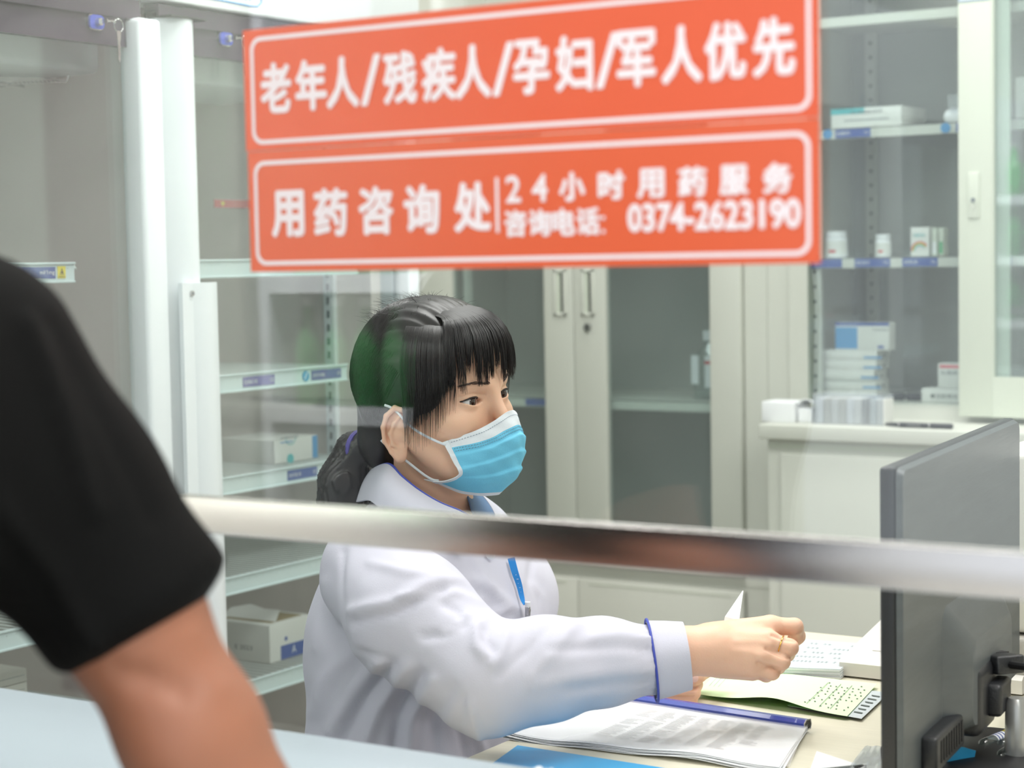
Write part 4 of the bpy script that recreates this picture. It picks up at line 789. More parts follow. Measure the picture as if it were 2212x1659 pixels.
def surf(fn, lo, hi, h):
    lo = np.array(lo, float); hi = np.array(hi, float); bs = 6; nb = np.ceil((hi-lo)/h/bs).astype(int); n = nb*bs
    cen = np.stack(np.meshgrid(*[lo[i]+(np.arange(nb[i])+.5)*bs*h-h*.5 for i in range(3)], indexing='ij'), -1).reshape(-1, 3)
    dc = fn(cen); act = np.abs(dc) < bs*h*.866*1.7+h*2; Dg = np.broadcast_to(np.sign(dc).reshape(nb)[:, None, :, None, :, None], (nb[0], bs, nb[1], bs, nb[2], bs)).astype(np.float32).copy()
    o = (np.arange(bs)-(bs-1)/2)*h; off = np.stack(np.meshgrid(o, o, o, indexing='ij'), -1).reshape(-1, 3); ia = np.where(act)[0]
    for s in range(0, len(ia), 1200):
        ii = ia[s:s+1200]; P = (cen[ii][:, None, :]+off[None]).reshape(-1, 3); v = fn(P).reshape(-1, bs, bs, bs); a, b_, c = np.unravel_index(ii, nb)
        Dg[a, :, b_, :, c, :] = v
    G = Dg.reshape(n); ins = G < 0
    acc = np.zeros((n[0]-1, n[1]-1, n[2]-1, 3), np.float32); cnt = np.zeros(acc.shape[:3], np.float32)
    for ax in range(3):
        A = [slice(None)]*3; Bx = [slice(None)]*3; A[ax] = slice(0, -1); Bx[ax] = slice(1, None); g0 = G[tuple(A)]; g1 = G[tuple(Bx)]; cr = (g0 < 0) != (g1 < 0)
        t = np.where(cr, g0/(g0-g1+1e-20), 0); o1, o2 = [i for i in range(3) if i != ax]
        for e1 in (0, 1):
            for e2 in (0, 1):
                sl = [slice(None)]*3; sl[o1] = slice(e1, n[o1]-1+e1); sl[o2] = slice(e2, n[o2]-1+e2); c_ = cr[tuple(sl)]; cnt += c_
                acc[..., ax] += np.where(c_, t[tuple(sl)], 0); acc[..., o1] += c_*e1; acc[..., o2] += c_*e2
    m = cnt > 0; idx = -np.ones(cnt.shape, int); idx[m] = np.arange(m.sum()); base = np.stack(np.nonzero(m), 1)
    V = lo+(base+acc[m]/cnt[m][:, None]+0.0)*h
    F = []
    for ax in range(3):
        A = [slice(None)]*3; Bx = [slice(None)]*3; A[ax] = slice(0, -1); Bx[ax] = slice(1, None); cr = ins[tuple(A)] != ins[tuple(Bx)]; o1, o2 = [(1, 2), (2, 0), (0, 1)][ax]
        I = np.stack(np.nonzero(cr), 1); I = I[(I[:, o1] > 0) & (I[:, o2] > 0) & (I[:, o1] < n[o1]-1) & (I[:, o2] < n[o2]-1)]
        def at(d1, d2): J = I.copy(); J[:, o1] -= d1; J[:, o2] -= d2; return idx[J[:, 0], J[:, 1], J[:, 2]]
        q = np.stack([at(1, 1), at(0, 1), at(0, 0), at(1, 0)], 1); fl = ins[tuple(A)][I[:, 0], I[:, 1], I[:, 2]]; q[~fl] = q[~fl][:, ::-1]; F.append(q)
    return V, np.vstack(F)
def vnorm(V, F):
    n = np.cross(V[F[:, 2]]-V[F[:, 0]], V[F[:, 3]]-V[F[:, 1]]); N = np.zeros_like(V)
    for k in range(4): np.add.at(N, F[:, k], n)
    return N/(np.linalg.norm(N, axis=1, keepdims=True)+1e-12)
def smooth(V, F, it=2, lam=.5):
    E = np.vstack([F[:, [0, 1]], F[:, [1, 2]], F[:, [2, 3]], F[:, [3, 0]]]); E = np.vstack([E, E[:, ::-1]]); c = np.bincount(E[:, 0], minlength=len(V))[:, None]
    for _ in range(it):
        A = np.zeros_like(V)
        for k in range(3): A[:, k] = np.bincount(E[:, 0], weights=V[E[:, 1], k], minlength=len(V))
        V = V*(1-lam)+lam*A/np.maximum(c, 1)
    return V
def meshobj(name, parts, mats, loc, parent=None):
    """parts: (V, F, material index)"""
    me = bpy.data.meshes.new(name); VV = []; FF = []; II = []; b0 = 0
    for V, F, mi in parts: VV.append(V-np.array(loc)); FF.append(F+b0); II += [mi]*len(F); b0 += len(V)
    V = np.vstack(VV); FL = [f for G in FF for f in G.tolist()]
    me.from_pydata(V.tolist(), [], FL)
    for m in mats: me.materials.append(m)
    me.polygons.foreach_set('material_index', II); me.polygons.foreach_set('use_smooth', [True]*len(FL)); me.update()
    o = bpy.data.objects.new(name, me); COL.objects.link(o)
    if parent: o.parent = parent
    else: o.location = loc; ROOT[o.name] = Vector(loc)
    return o
def polyd(px, py, L):
    d = np.full(px.shape, 1e9)
    for (x0, y0), (x1, y1) in zip(L[:-1], L[1:]):
        ab = np.array([x1-x0, y1-y0], float); t = np.clip(((px-x0)*ab[0]+(py-y0)*ab[1])/(ab@ab), 0, 1); d = np.minimum(d, np.hypot(px-x0-t*ab[0], py-y0-t*ab[1]))
    return d

# ------------------------------------------------------------------ the pharmacist
HC = D(950, 862, 2.30)                                  # head centre at eye level, between the ears
toC = -cR0*0+np.array([-(-math.sin(YAW)), -math.cos(YAW), 0])   # horizontal direction towards the camera
fyaw = math.radians(54); hf = toC*math.cos(fyaw)+cR0*math.sin(fyaw)      # facing
hr = toC*math.sin(fyaw)-cR0*math.cos(fyaw)                               # her right
hu = EZ.copy()
def rotv(v, ax, a): return v*math.cos(a)+np.cross(ax, v)*math.sin(a)+ax*(ax@v)*(1-math.cos(a))
rl = math.radians(5); hr, hu = rotv(hr, hf, rl), rotv(hu, hf, rl)
if (hr[2] > 0): hr, hu = rotv(hr, hf, -2*rl), rotv(hu, hf, -2*rl)
pt_ = math.radians(3); hf, hu = rotv(hf, hr, pt_), rotv(hu, hr, pt_)
HM = np.stack([hr, hf, hu], 1)                          # columns: right, forward, up
def H(p): return HC+HM@np.array(p, float)
def HV(V): return HC+np.asarray(V)@HM.T
EYEC = np.array([.0315, .0655, 0.0]); ER = .0122
def head_fn(P):
    X = P.copy(); X[:, 0] = np.abs(X[:, 0])
    d = ell(P, (0, -.014, .034), (.074, .092, .084))
    d = smin(d, ell(P, (0, .018, .028), (.064, .066, .066)), .02)
    d = smin(d, ell(P, (0, .018, -.035), (.060, .060, .066)), .025)
    d = smin(d, ell(P, (0, .036, -.075), (.040, .046, .038)), .025)
    d = smin(d, sph(P, (0, .070, -.098), .016), .02)
    d = smin(d, cap(X, (.058, .002, -.04), (.03, .055, -.09), .014, .014), .02)
    d = smin(d, ell(X, (.040, .052, -.026), (.022, .022, .020)), .02)
    d = smin(d, cap(X, (.012, .079, .019), (.045, .062, .020), .009, .008), .014)
    d = smin(d, cap(P, (0, .080, .012), (0, .098, -.034), .0065, .0085), .014)
    d = smin(d, sph(X, (.010, .090, -.040), .008), .008)
    d = smin(d, ell(P, (0, .080, -.066), (.026, .014, .012)), .012)
    d = smax(d, -ell(X, (.031, .094, .001), (.017, .014, .0105)), .012)
    d = smin(d, sph(X, EYEC, ER+.0016), .004)
    # almond opening
    u = (X[:, 0]-.0315); vz = P[:, 2]-.0006-(u*.10); hh = .0047*(1-np.clip(np.abs(u+.001)/.0150, 0, 1)**2.2); op = np.abs(vz)-hh; op = np.maximum(op*.8, np.abs(u)-.0148)
    fr_ = np.maximum(op, .060-P[:, 1]); d = smax(d, -fr_, .0010)
    # upper lid crease
    cz = .0092+.10*u-8*u*u; d = d+.0009*np.exp(-((P[:, 2]-cz)/.0010)**2)*(np.abs(u) < .017)*(P[:, 1] > .05)
    # neck
    d = smin(d, cap(P, (0, -.022, -.06), (0, -.035, -.20), .047, .052), .02)
    return d
def ear_fn(Q):
    # x outwards, y forwards, z up
    e = ell(Q, (-.001, -.001, .002), (.0042, .0165, .030)); e = smin(e, ell(Q, (-.001, .005, -.025), (.0042, .0075, .0095)), .006)
    rim = chain(Q, [(.000, .014, .004), (.0035, .0135, .016), (.0045, .006, .0285), (.005, -.006, .0305), (.0055, -.0155, .020), (.005, -.0185, .006), (.004, -.0155, -.010), (.002, -.006, -.022), (.001, .003, -.030)], [.0022, .0026, .0030, .0031, .0030, .0028, .0026, .0028, .0034], .002)
    e = smax(e, -ell(Q, (.0075, .004, -.003), (.0085, .0098, .0125)), .002); e = smax(e, -ell(Q, (.006, -.010, .008), (.0045, .0048, .017)), .002); e = smin(e, rim, .002)
    e = smin(e, chain(Q, [(.003, .002, .022), (.0038, -.0055, .012), (.0042, -.0088, -.001), (.0035, -.005, -.0125), (.002, .002, -.0165)], [.0018, .0024, .0026, .0024, .002], .003), .002)
    e = smin(e, ell(Q, (.0018, .0125, -.005), (.0028, .0034, .0055)), .003); e = smin(e, cap(Q, (-.012, .004, -.002), (-.003, .002, -.002), .012, .008), .006)
    return e
Ve, Fe = surf(ear_fn, (-.026, -.026, -.042), (.014, .024, .040), .0010); Ve = smooth(Ve, Fe, 1, .4)
def ear_place(s_):
    a = math.radians(-12); Q = Ve*np.array([1.0, 1.0, 1.04]); Q = np.stack([Q[:, 0], Q[:, 1]*math.cos(a)-Q[:, 2]*math.sin(a), Q[:, 1]*math.sin(a)+Q[:, 2]*math.cos(a)], 1)
    f = math.radians(24); Q = np.stack([Q[:, 0]*math.cos(f)-Q[:, 1]*math.sin(f), Q[:, 0]*math.sin(f)+Q[:, 1]*math.cos(f), Q[:, 2]], 1)+np.array([.0765, -.008, -.030])
    Q[:, 0] *= s_; return HV(Q), (Fe if s_ > 0 else Fe[:, ::-1])
Vh, Fh = surf(head_fn, (-.105, -.125, -.185), (.105, .125, .135), .0013); Vh = smooth(Vh, Fh, 1, .3)

# body landmarks
ns = 1.0
Lsh = D(815, 1240, 2.185); Rfar = D(1075, 1215, 2.47)
elb = D(1050, 1470, 2.04); wri = D(1470, 1412, 2.135)
NB = H((0, -.035, -.17))
def hv(px, py, d): return D(px, py, d)
# right hand: back towards the camera, fingers curled
def rhand(P):
    W = hv(1478, 1408, 2.135); d = chain(P, [hv(1400, 1415, 2.13), W, hv(1545, 1398, 2.135)], [.027, .027, .027], .01)
    R = None
    # palm block: four metacarpals
    K = [hv(1664, 1352, 2.150), hv(1660, 1384, 2.128), hv(1646, 1415, 2.122), hv(1622, 1440, 2.128)]
    B0 = [hv(1530, 1378, 2.150), hv(1525, 1395, 2.138), hv(1525, 1412, 2.134), hv(1530, 1428, 2.138)]
    for b0, k in zip(B0, K): d = smin(d, cap(P, b0, k, .0165, .0125), .010)
    d = smin(d, ell(P, hv(1585, 1400, 2.160), (.038, .030, .022)), .02)
    d = smin(d, cap(P, hv(1560, 1430, 2.15), hv(1625, 1446, 2.15), .016, .013), .015)
    Ps = [hv(1716, 1354, 2.152), hv(1706, 1399, 2.122), hv(1689, 1429, 2.118), hv(1668, 1452, 2.126)]
    T1 = [hv(1722, 1374, 2.168), hv(1700, 1412, 2.150), hv(1680, 1440, 2.146), hv(1655, 1458, 2.15)]
    T2 = [hv(1708, 1392, 2.180), hv(1675, 1412, 2.168), hv(1655, 1436, 2.164), hv(1632, 1452, 2.166)]
    f = None
    for k, p1, t1, t2, r in zip(K, Ps, T1, T2, (.0098, .0096, .0092, .0086)):
        g = chain(P, [k, p1, t1, t2], [r*1.12, r, r*.92, r*.82], .004); f = g if f is None else smin(f, g, .0007)
    d = smin(d, f, .0045)
    th = chain(P, [hv(1570, 1385, 2.17), hv(1630, 1372, 2.195), hv(1680, 1375, 2.200), hv(1704, 1388, 2.192)], [.017, .013, .0105, .009], .006); d = smin(d, th, .008)
    return d
hc = hv(1590, 1400, 2.15); Vr, Fr = surf(rhand, hc-(.14, .12, .075), hc+(.12, .10, .075), .0017); Vr = smooth(Vr, Fr, 1, .4)
nr = vnorm(Vr, Fr); px_, py_, _ = pix(Vr)    # knuckle creases and tendons
for L, wd, am in [([(1600, 1362), (1655, 1352)], 7, .0009), ([(1590, 1385), (1652, 1385)], 7, .0008), ([(1585, 1405), (1640, 1412)], 7, .0006), ([(1690, 1342), (1694, 1366)], 3, -.0006), ([(1688, 1388), (1684, 1406)], 3, -.0006), ([(1660, 1345), (1664, 1356)], 9, .0010), ([(1668, 1372), (1690, 1380), (1716, 1384)], 4, -.0030), ([(1655, 1402), (1680, 1412), (1703, 1421)], 4, -.0030), ([(1638, 1432), (1662, 1440), (1684, 1447)], 4, -.0028), ([(1650, 1390), (1662, 1392)], 7, .0012), ([(1636, 1418), (1646, 1420)], 7, .0010)]:
    Vr = Vr+nr*(am*np.exp(-(polyd(px_, py_, L)/wd)**2)*np.clip(nr@(-cF), 0, 1))[:, None]
def lhand(P):
    z = 2.30
    d = chain(P, [hv(1330, 1480, z+.03), hv(1390, 1488, z+.02)], [.027, .026], .01)
    K = [hv(1415, 1462, z+.012), hv(1405, 1484, z), hv(1395, 1505, z-.002), hv(1390, 1522, z+.004)]
    for k in K: d = smin(d, cap(P, hv(1365, 1488, z+.02), k, .018, .013), .010)
    TP = [hv(1500, 1478, z), hv(1496, 1496, z-.006), hv(1490, 1515, z-.004), hv(1480, 1530, z+.002)]
    T2 = [hv(1492, 1478, z+.024), hv(1486, 1498, z+.02), hv(1478, 1516, z+.022), hv(1470, 1530, z+.026)]
    T3 = [hv(1450, 1478, z+.034), hv(1448, 1498, z+.03), hv(1446, 1516, z+.032), hv(1440, 1530, z+.034)]
    f = None
    for k, p1, t1, t2, r in zip(K, TP, T2, T3, (.0098, .0095, .0090, .0082)):
        g = chain(P, [k, p1, t1, t2], [r*1.1, r, r*.9, r*.82], .004); f = g if f is None else smin(f, g, .0014)
    d = smin(d, f, .004)
    th = chain(P, [hv(1545, 1432, z+.035), hv(1535, 1440, z+.01), hv(1508, 1460, z-.010), hv(1498, 1468, z-.014)], [.012, .0105, .0088, .0078], .004)
    th = smin(th, cap(P, hv(1545, 1432, z+.035), hv(1420, 1462, z+.04), .012, .016), .008)
    return smin(d, th, .003)
hc2 = hv(1450, 1485, 2.31); Vl, Fl = surf(lhand, hc2-(.12, .10, .06), hc2+(.12, .10, .06), .0017); Vl = smooth(Vl, Fl, 1, .4); nl = vnorm(Vl, Fl); px_, py_, _ = pix(Vl)
for L, wd, am in [([(1395, 1488), (1502, 1487)], 3.5, -.0028), ([(1395, 1508), (1498, 1506)], 3.5, -.0028), ([(1395, 1524), (1480, 1523)], 3.5, -.002), ([(1440, 1470), (1520, 1474)], 3.5, -.002)]:
    Vl = Vl+nl*(am*np.exp(-(polyd(px_, py_, L)/wd)**2)*np.clip(nl@(-cF), 0, 1))[:, None]
# hidden trunk, arms and legs under the clothes
tb_c = D(930, 1330, 2.33)
fwd = cR0*.88+toC*.47; rgt = toC*.88-cR0*.47
def trunk(P):
    d = cap(P, NB, NB-(0, 0, .02), .045); hipc = np.array([*(tb_c-fwd*.03)[:2], .60])
    d = smin(d, cap(P, NB-(0, 0, .10), hipc, .085, .095), .05)
    d = smin(d, chain(P, [Lsh-(0, 0, .03), elb, wri], [.045, .036, .022], .02), .03)
    d = smin(d, chain(P, [Rfar-(0, 0, .04), D(1150, 1450, 2.50), D(1350, 1482, 2.33)], [.042, .034, .024], .02), .03)
    for s_ in (1, -1):
        hp = hipc+rgt*.085*s_; kn = hp+fwd*.38+rgt*.03*s_-(0, 0, .02); an = kn-(0, 0, .44)+fwd*.02; an[2] = .07
        d = smin(d, chain(P, [hp, kn, an, an+fwd*.13-(0, 0, .035)], [.085, .058, .040, .032], .03), .03)
    return d
lo_ = np.minimum(tb_c-.45, [-9, -9, -9]); 
Vt, Ft = surf(trunk, (tb_c[0]-.40, tb_c[1]-.40, .0), (tb_c[0]+.75, tb_c[1]+.65, 1.16), .009); Vt = smooth(Vt, Ft, 2)
WB = (tb_c[0], tb_c[1], 0.0)
woman = meshobj('person', [(HV(Vh), Fh, 0), (*ear_place(1), 0), (*ear_place(-1), 0), (Vr, Fr, 0), (Vl, Fl, 0), (Vt, Ft, 0)], [M['skin']], WB)
tag(woman, 'seated person in a white coat and light blue face mask, reaching one hand out', 'person')
# eyes
def hmesh(b): b.V = [tuple(H(v)) for v in b.V]; return b
for s_ in (1, -1):
    c = np.array([s_*.0315, .0655, 0]); b = B(); n1 = 28; gaze = np.array([.12+.0*s_, 1, -.03]); gaze /= np.linalg.norm(gaze)
    b.lathe(c-gaze*ER, c+gaze*ER, [(.5-.5*math.cos(math.pi*k/n1), max(1e-4, ER*math.sin(math.pi*k/n1))) for k in range(n1+1)], M['sclera'], 32)
    iri = lambda z: 0
    b2 = B(); ca_ = .0060; h0 = math.sqrt(ER**2-ca_**2)
    b2.lathe(c+gaze*(h0-.0003), c+gaze*(ER+.0005), [(0, ca_), (.4, ca_*.92), (.8, ca_*.6), (1, .0005)], M['iris'], 28)
    e = hmesh(b).build('eye', woman, 60); hmesh(b2).build('iris', e, 60)
    # lash line on the upper lid
    b = B(); L = []
    for k in range(13):
        u = -.0145+.029*k/12; hh = .0047*(1-min(1, abs(u+.001)/.0150)**2.2); x = (.0315+u); z = .0006+u*.10+hh; rr_ = math.sqrt(max(1e-8, (ER+.0016)**2-u*u-z*z)); L.append((s_*x, .0655+rr_+.0002, z+.0001))
    b.tube(L, [.0005+.0006*math.sin(math.pi*(k+2)/15) for k in range(13)], M['lash'], 6); hmesh(b).build('lashes', woman)
    b = B()   # eyebrow hairs on the brow surface
    for k in range(90):
        t = rng.random(); x = .013+.036*t; z = .0185+.004*math.sin(t*2.4)+rng.uniform(-.0022, .0022)*(1-.6*t)
        lo, hi_ = .03, .12
        for _ in range(22):
            y = (lo+hi_)/2
            if head_fn(np.array([[x, y, z]]))[0] < 0: lo = y
            else: hi_ = y
        x2 = x+.005; z2 = z+.0012*(1-2*t)+.0008
        b.tube([(s_*x, y+.0001, z), (s_*(x+.0025), y+.0007-.0008*t, (z+z2)/2), (s_*x2, y-.0002-.0022*t, z2)], [.00032, .0003, .0001], M['brow'], 3)
    hmesh(b).build('eyebrow', woman)
# hair: a fitted cap plus strands
HE = np.array([.0815, .1015, .0925]); HO = np.array([0, -.016, .034])
def hair_fn(P):
    d = ell(P, HO, HE); d = smin(d, ell(P, (0, .01, .045), (.070, .078, .076)), .02)
    X = np.abs(P[:, 0])
    # face opening, ears and nape are left free
    yb = np.interp(P[:, 2], [-.06, -.02, .0, .03, .060, .075], [.026, .036, .046, .058, .064, .30])
    low = P[:, 2]+.014+np.clip(-(P[:, 1]+.004), 0, .1)*.55; low = np.where(P[:, 1] < -.10, P[:, 2]+.07, low)
    d = smax(d, -(yb-P[:, 1])*-1.0 if False else (P[:, 1]-yb), .006); d = smax(d, -low, .010)
    bn = ell(P, (0, -.085, -.045), (.052, .034, .048)); d = smin(d, bn, .03)
    return d
TIE = np.array([.022, -.118, -.052])
def tail_fn(P):
    d = chain(P, [TIE+(0, .02, .0), TIE+(0, -.012, -.008), TIE+(.010, -.026, -.045), TIE+(.010, -.030, -.085), TIE+(.010, -.026, -.125)], [.018, .020, .029, .033, .018], .02)
    return d+.0012*np.sin(P[:, 0]*900+P[:, 1]*700+np.sin(P[:, 2]*60)*3)
Vc, Fc_ = surf(lambda P: hair_fn(P)+.0006*np.sin(P[:, 0]*600+np.sin(P[:, 2]*50)*4), (-.10, -.14, -.12), (.10, .11, .145), .0025)
Vp, Fp = surf(tail_fn, (-.05, -.22, -.22), (.09, -.06, .0), .0026)
hb = B()
def onhead(dirv, k=1.0): dirv = dirv/np.linalg.norm(dirv); return HO+dirv*HE*k
def slerp(a, b, t): a = a/np.linalg.norm(a); b = b/np.linalg.norm(b); w = math.acos(max(-1, min(1, a@b))); return (a*math.sin((1-t)*w)+b*math.sin(t*w))/math.sin(w)
def relax(P_, n_, it=2):
    P_ = np.array(P_, float); T_ = np.linspace(0, 1, n_); G_ = np.stack([np.interp(T_, np.linspace(0, 1, len(P_)), P_[:, i]) for i in range(3)], 1)
    for _ in range(it): G_[1:-1] = (G_[:-2]+G_[1:-1]*2+G_[2:])/4
    return G_
tie_dir = (TIE-HO)/HE
def hsf(x, y, k): return np.array([x, y, HO[2]+HE[2]*math.sqrt(max(.05, 1-(x/HE[0])**2-((y-HO[1])/HE[1])**2))+k])
for k in range(3000):                      # combed back to the tie
    s_ = 1 if rng.random() < .8 else -1; y0 = rng.uniform(-.6, .62); e_ = rng.normal(0, .10)
    st = np.array([s_*.14*rng.random()**1.5, y0, 1.0]); mid = np.array([s_*1.0, y0*.62+e_*.6, .42-.45*y0+e_])
    en = tie_dir+rng.uniform(-.13, .13, 3); k0 = .998+rng.uniform(.0, .016); w1 = rng.uniform(0, 6); pts = []
    for q in range(13):
        t = q/12; p = slerp(slerp(st, mid, t), slerp(mid, en, t), t); pts.append(onhead(p, k0+.006*math.sin(t*7+w1)))
    hb.tube(pts, .00042, M['hair'], 3)
for k in range(260):                       # short fly-away hairs at the crown
    a = np.array([rng.uniform(-.6, .7), rng.uniform(-.8, .6), 1.0]); p0 = onhead(a, 1.0); t = np.array([rng.uniform(-.4, .4), rng.uniform(-1, .4), .0]); n_ = a/np.linalg.norm(a); L = rng.uniform(.02, .05)
    hb.tube([p0, p0+t*L*.4+n_*L*.12, p0+t*L*.8+n_*L*rng.uniform(.08, .25)], [.00025, .0002, .00006], M['hair'], 3)
cl_x = np.linspace(-.062, .060, 14)+rng.uniform(-.004, .004, 14); cl_z = np.clip(rng.uniform(.008, .042, 14), .008, .040)
for k in range(820):                      # fringe, in uneven locks
    x = rng.uniform(-.064, .066); ci = int(np.argmin(np.abs(cl_x-x))); xe = x+(cl_x[ci]-x)*rng.uniform(.5, .95)
    if k % 7 == 0: xe = x+rng.uniform(-.004, .004)
    st = hsf(x*.35+.004, rng.uniform(-.035, .022), .0005); ztip = cl_z[ci]+abs(rng.normal(0, .009))+(.006 if abs(xe-cl_x[ci]) > .004 else 0)
    sc = math.sqrt(max(0, 1-(x/.078)**2)); yf = .020+.073*sc; o_ = rng.uniform(0, .004)
    G_ = relax([st, hsf(x*.5+.004, .042, .0055), (x*.68+.002, .076*(.55+.45*sc), .106), (x*.88, yf+.000+o_, .086), (x*.5+xe*.5, yf+.004+o_, .064), (xe, yf+.003+o_, (ztip+.058)/2), (xe+rng.uniform(-.002, .002), yf+.0005+o_, ztip)], 12)
    hb.tube(G_, list(np.interp(np.linspace(0, 1, 12), [0, .7, 1], [.00055, .00045, .0001])), M['hair'], 3)
for k in range(1150):                       # temple locks in front of the ear
    s_ = 1 if k % 5 else -1; y = rng.uniform(.012, .074); x = s_*.0765*math.sqrt(max(0, 1-(y/.098)**2)); lim = float(np.interp(y, [.012, .036, .055, .074], [-.022, -.018, .000, .024]))
    lng = lim-rng.uniform(.01, .035) if rng.random() < .10 else lim+rng.uniform(-.004, .02); o_ = rng.uniform(.0, .003)
    G_ = relax([hsf(x*.14, rng.uniform(-.03, .03), .0008), hsf(x*.62, y*.72, .003), (x*.93, y*.97, .090), (x*1.09+s_*o_, y+.002, .064), (x*1.10+s_*o_, y, .034), (x*1.05+s_*o_, y-.003, (lng+.034)/2), (x*1.0+s_*(o_+.002), y-.006-.06*max(0, .03-lng), lng)], 12)
    hb.tube(G_, list(np.interp(np.linspace(0, 1, 12), [0, .7, 1], [.0006, .0005, .0001])), M['hair'], 3)
for k in range(1100):                       # ponytail strands
    a = rng.uniform(0, 2*math.pi); r = .9+rng.random()*.18; pts = []
    C_ = [TIE+(0, .012, .0), TIE+(0, -.012, -.008), TIE+(.010, -.026, -.045), TIE+(.010, -.030, -.085), TIE+(.010, -.026, -.125+rng.uniform(-.02, .025))]; R_ = [.016, .020, .029, .033, .016]
    for q in range(12):
        t = q/11*4; i = min(int(t), 3); f = t-i; c = np.array(C_[i])*(1-f)+np.array(C_[i+1])*f; rr_ = (R_[i]*(1-f)+R_[i+1]*f)*r; pts.append(c+np.array([math.cos(a)*rr_, math.sin(a)*rr_*.8, math.sin(a)*rr_*.5]))
    pts = np.array(pts)
    for _ in range(2): pts[1:-1] = (pts[:-2]+pts[1:-1]*2+pts[2:])/4
    hb.tube(pts, [.00048]*9+[.0004, .0003, .0001], M['hair'], 3)
def tri_to_parts(b):
    return b
hb.raw(Vc, Fc_.tolist(), M['hair']); hb.raw(Vp, Fp.tolist(), M['hair'])
hb.V = [tuple(v) for v in HV(np.array(hb.V))]; hair = hb.build('hair', woman, 180)
b = B(); b.tube([TIE+np.array([.021*math.cos(a), -.004+.004*math.sin(a), .020*math.sin(a)-.004]) for a in np.linspace(0, 2*math.pi, 20, endpoint=False)], .004, M['violet'], 8, closed=True); hmesh(b).build('hair_tie', hair)
# face mask
MC = [  # rows top to bottom; columns: cheek edge, half way, middle
 [(.0625, .047, -.043), (.036, .086, -.031), (0, .106, -.016)],
 [(.0630, .052, -.052), (.036, .092, -.047), (0, .1115, -.036)],
 [(.0620, .059, -.068), (.036, .094, -.062), (0, .1145, -.053)],
 [(.0590, .062, -.082), (.035, .090, -.081), (0, .1075, -.076)],
 [(.0560, .040, -.090), (.034, .076, -.099), (0, .099, -.098)],
 [(.0520, .016, -.092), (.031, .045, -.112), (0, .072, -.119)]]
MC = np.array(MC); full = np.concatenate([MC, MC[:, 1::-1]*np.array([-1, 1, 1])], 1)   # 6 x 5
def crom(P, t):
    n_ = len(P)-1; x = t*n_; i = min(int(x), n_-1); f = x-i; p0 = P[max(i-1, 0)]; p1 = P[i]; p2 = P[i+1]; p3 = P[min(i+2, n_)]
    return .5*((2*p1)+(-p0+p2)*f+(2*p0-5*p1+4*p2-p3)*f*f+(-p0+3*p1-3*p2+p3)*f**3)
NU, NV = 64, 72
def mpt(u, v): return crom([crom(full[r_], u) for r_ in range(6)], v)
G = np.zeros((NU+1, NV+1, 3))
for i in range(NU+1):
    for j in range(NV+1):
        u, v = i/NU, j/NV; p = mpt(u, v); ed = math.sin(math.pi*u)**.5
        pl = 0
        for v0_, am in ((.30, .0022), (.50, .0020), (.69, .0018)):
            q = (v-v0_-.05*(u-.5)**2*0)/.045; pl += am*(1/(1+math.exp(-q*6))-.5)*math.exp(-abs(q)*.55)*2
        pl += .0006*math.sin(u*23+v*17)*math.sin(v*9)*ed+.0005*math.sin(u*41-v*26)
        dirn_ = np.array([p[0]*.8, p[1], p[2]*.2]); dirn_ /= np.linalg.norm(dirn_); G[i, j] = p+dirn_*(pl*ed+.0012)
mb = B(); Gb = G[2:NU-1, :]; mb.sheet(Gb[::-1, 13:NV-3], M['maskb'], .0008, M['maskw']); fm = hmesh(mb).build('face_mask', woman, 70)
b = B(); b.sheet(Gb[::-1, :14], M['maskw'], .0010); b.sheet(Gb[::-1, NV-4:], M['maskw'], .0010); hmesh(b).build('mask_border', fm, 70)
b = B()
for sl in (G[:4], G[NU-3:]): b.sheet(sl+np.array([0, .0004, 0]), M['maskw'], .0014)
hmesh(b).build('mask_side_band', fm, 70)
b = B()
for jj in (5, 14.5, 17.5):
    for i in range(4, NU-4):
        for f in (.15,):
            a0 = G[i, int(jj)]*(1-jj % 1)+G[i, min(NV, int(jj)+1)]*(jj % 1); a1 = G[i+1, int(jj)]*(1-jj % 1)+G[i+1, min(NV, int(jj)+1)]*(jj % 1); o_ = np.array([0, .0006, .0]); o_ = a0/np.linalg.norm(a0)*.0007
            b.tube([a0+o_, a0*.45+a1*.55+o_], .00030, M['stitch'], 4)
hmesh(b).build('mask_stitching', fm)
b = B()
for s_ in (1, -1):
    t_ = np.array([s_*.0640, .047, -.045]); e_ = np.array([s_*.0525, .016, -.092])
    for P_ in ([t_+(0, .006, -.001), t_, (s_*.071, .028, -.034), (s_*.076, .010, -.022), (s_*.080, -.006, .002), (s_*.0815, -.020, .006)], [e_+(0, .01, 0), e_, (s_*.062, .004, -.078), (s_*.070, -.006, -.064), (s_*.079, -.020, -.050), (s_*.084, -.030, -.036)]):
        P_ = np.array(P_); T_ = np.linspace(0, 1, 14); G_ = np.stack([np.interp(T_, np.linspace(0, 1, 6), P_[:, i]) for i in range(3)], 1)
        for _ in range(2): G_[1:-1] = (G_[:-2]+G_[1:-1]*2+G_[2:])/4
        b.tube(G_, .0016, M['maskw'], 6, .6)
    b.tube([e_, e_+(s_*.003, -.010, .002)], [.0016, .0003], M['maskw'], 5)
hmesh(b).build('ear_loops', fm)

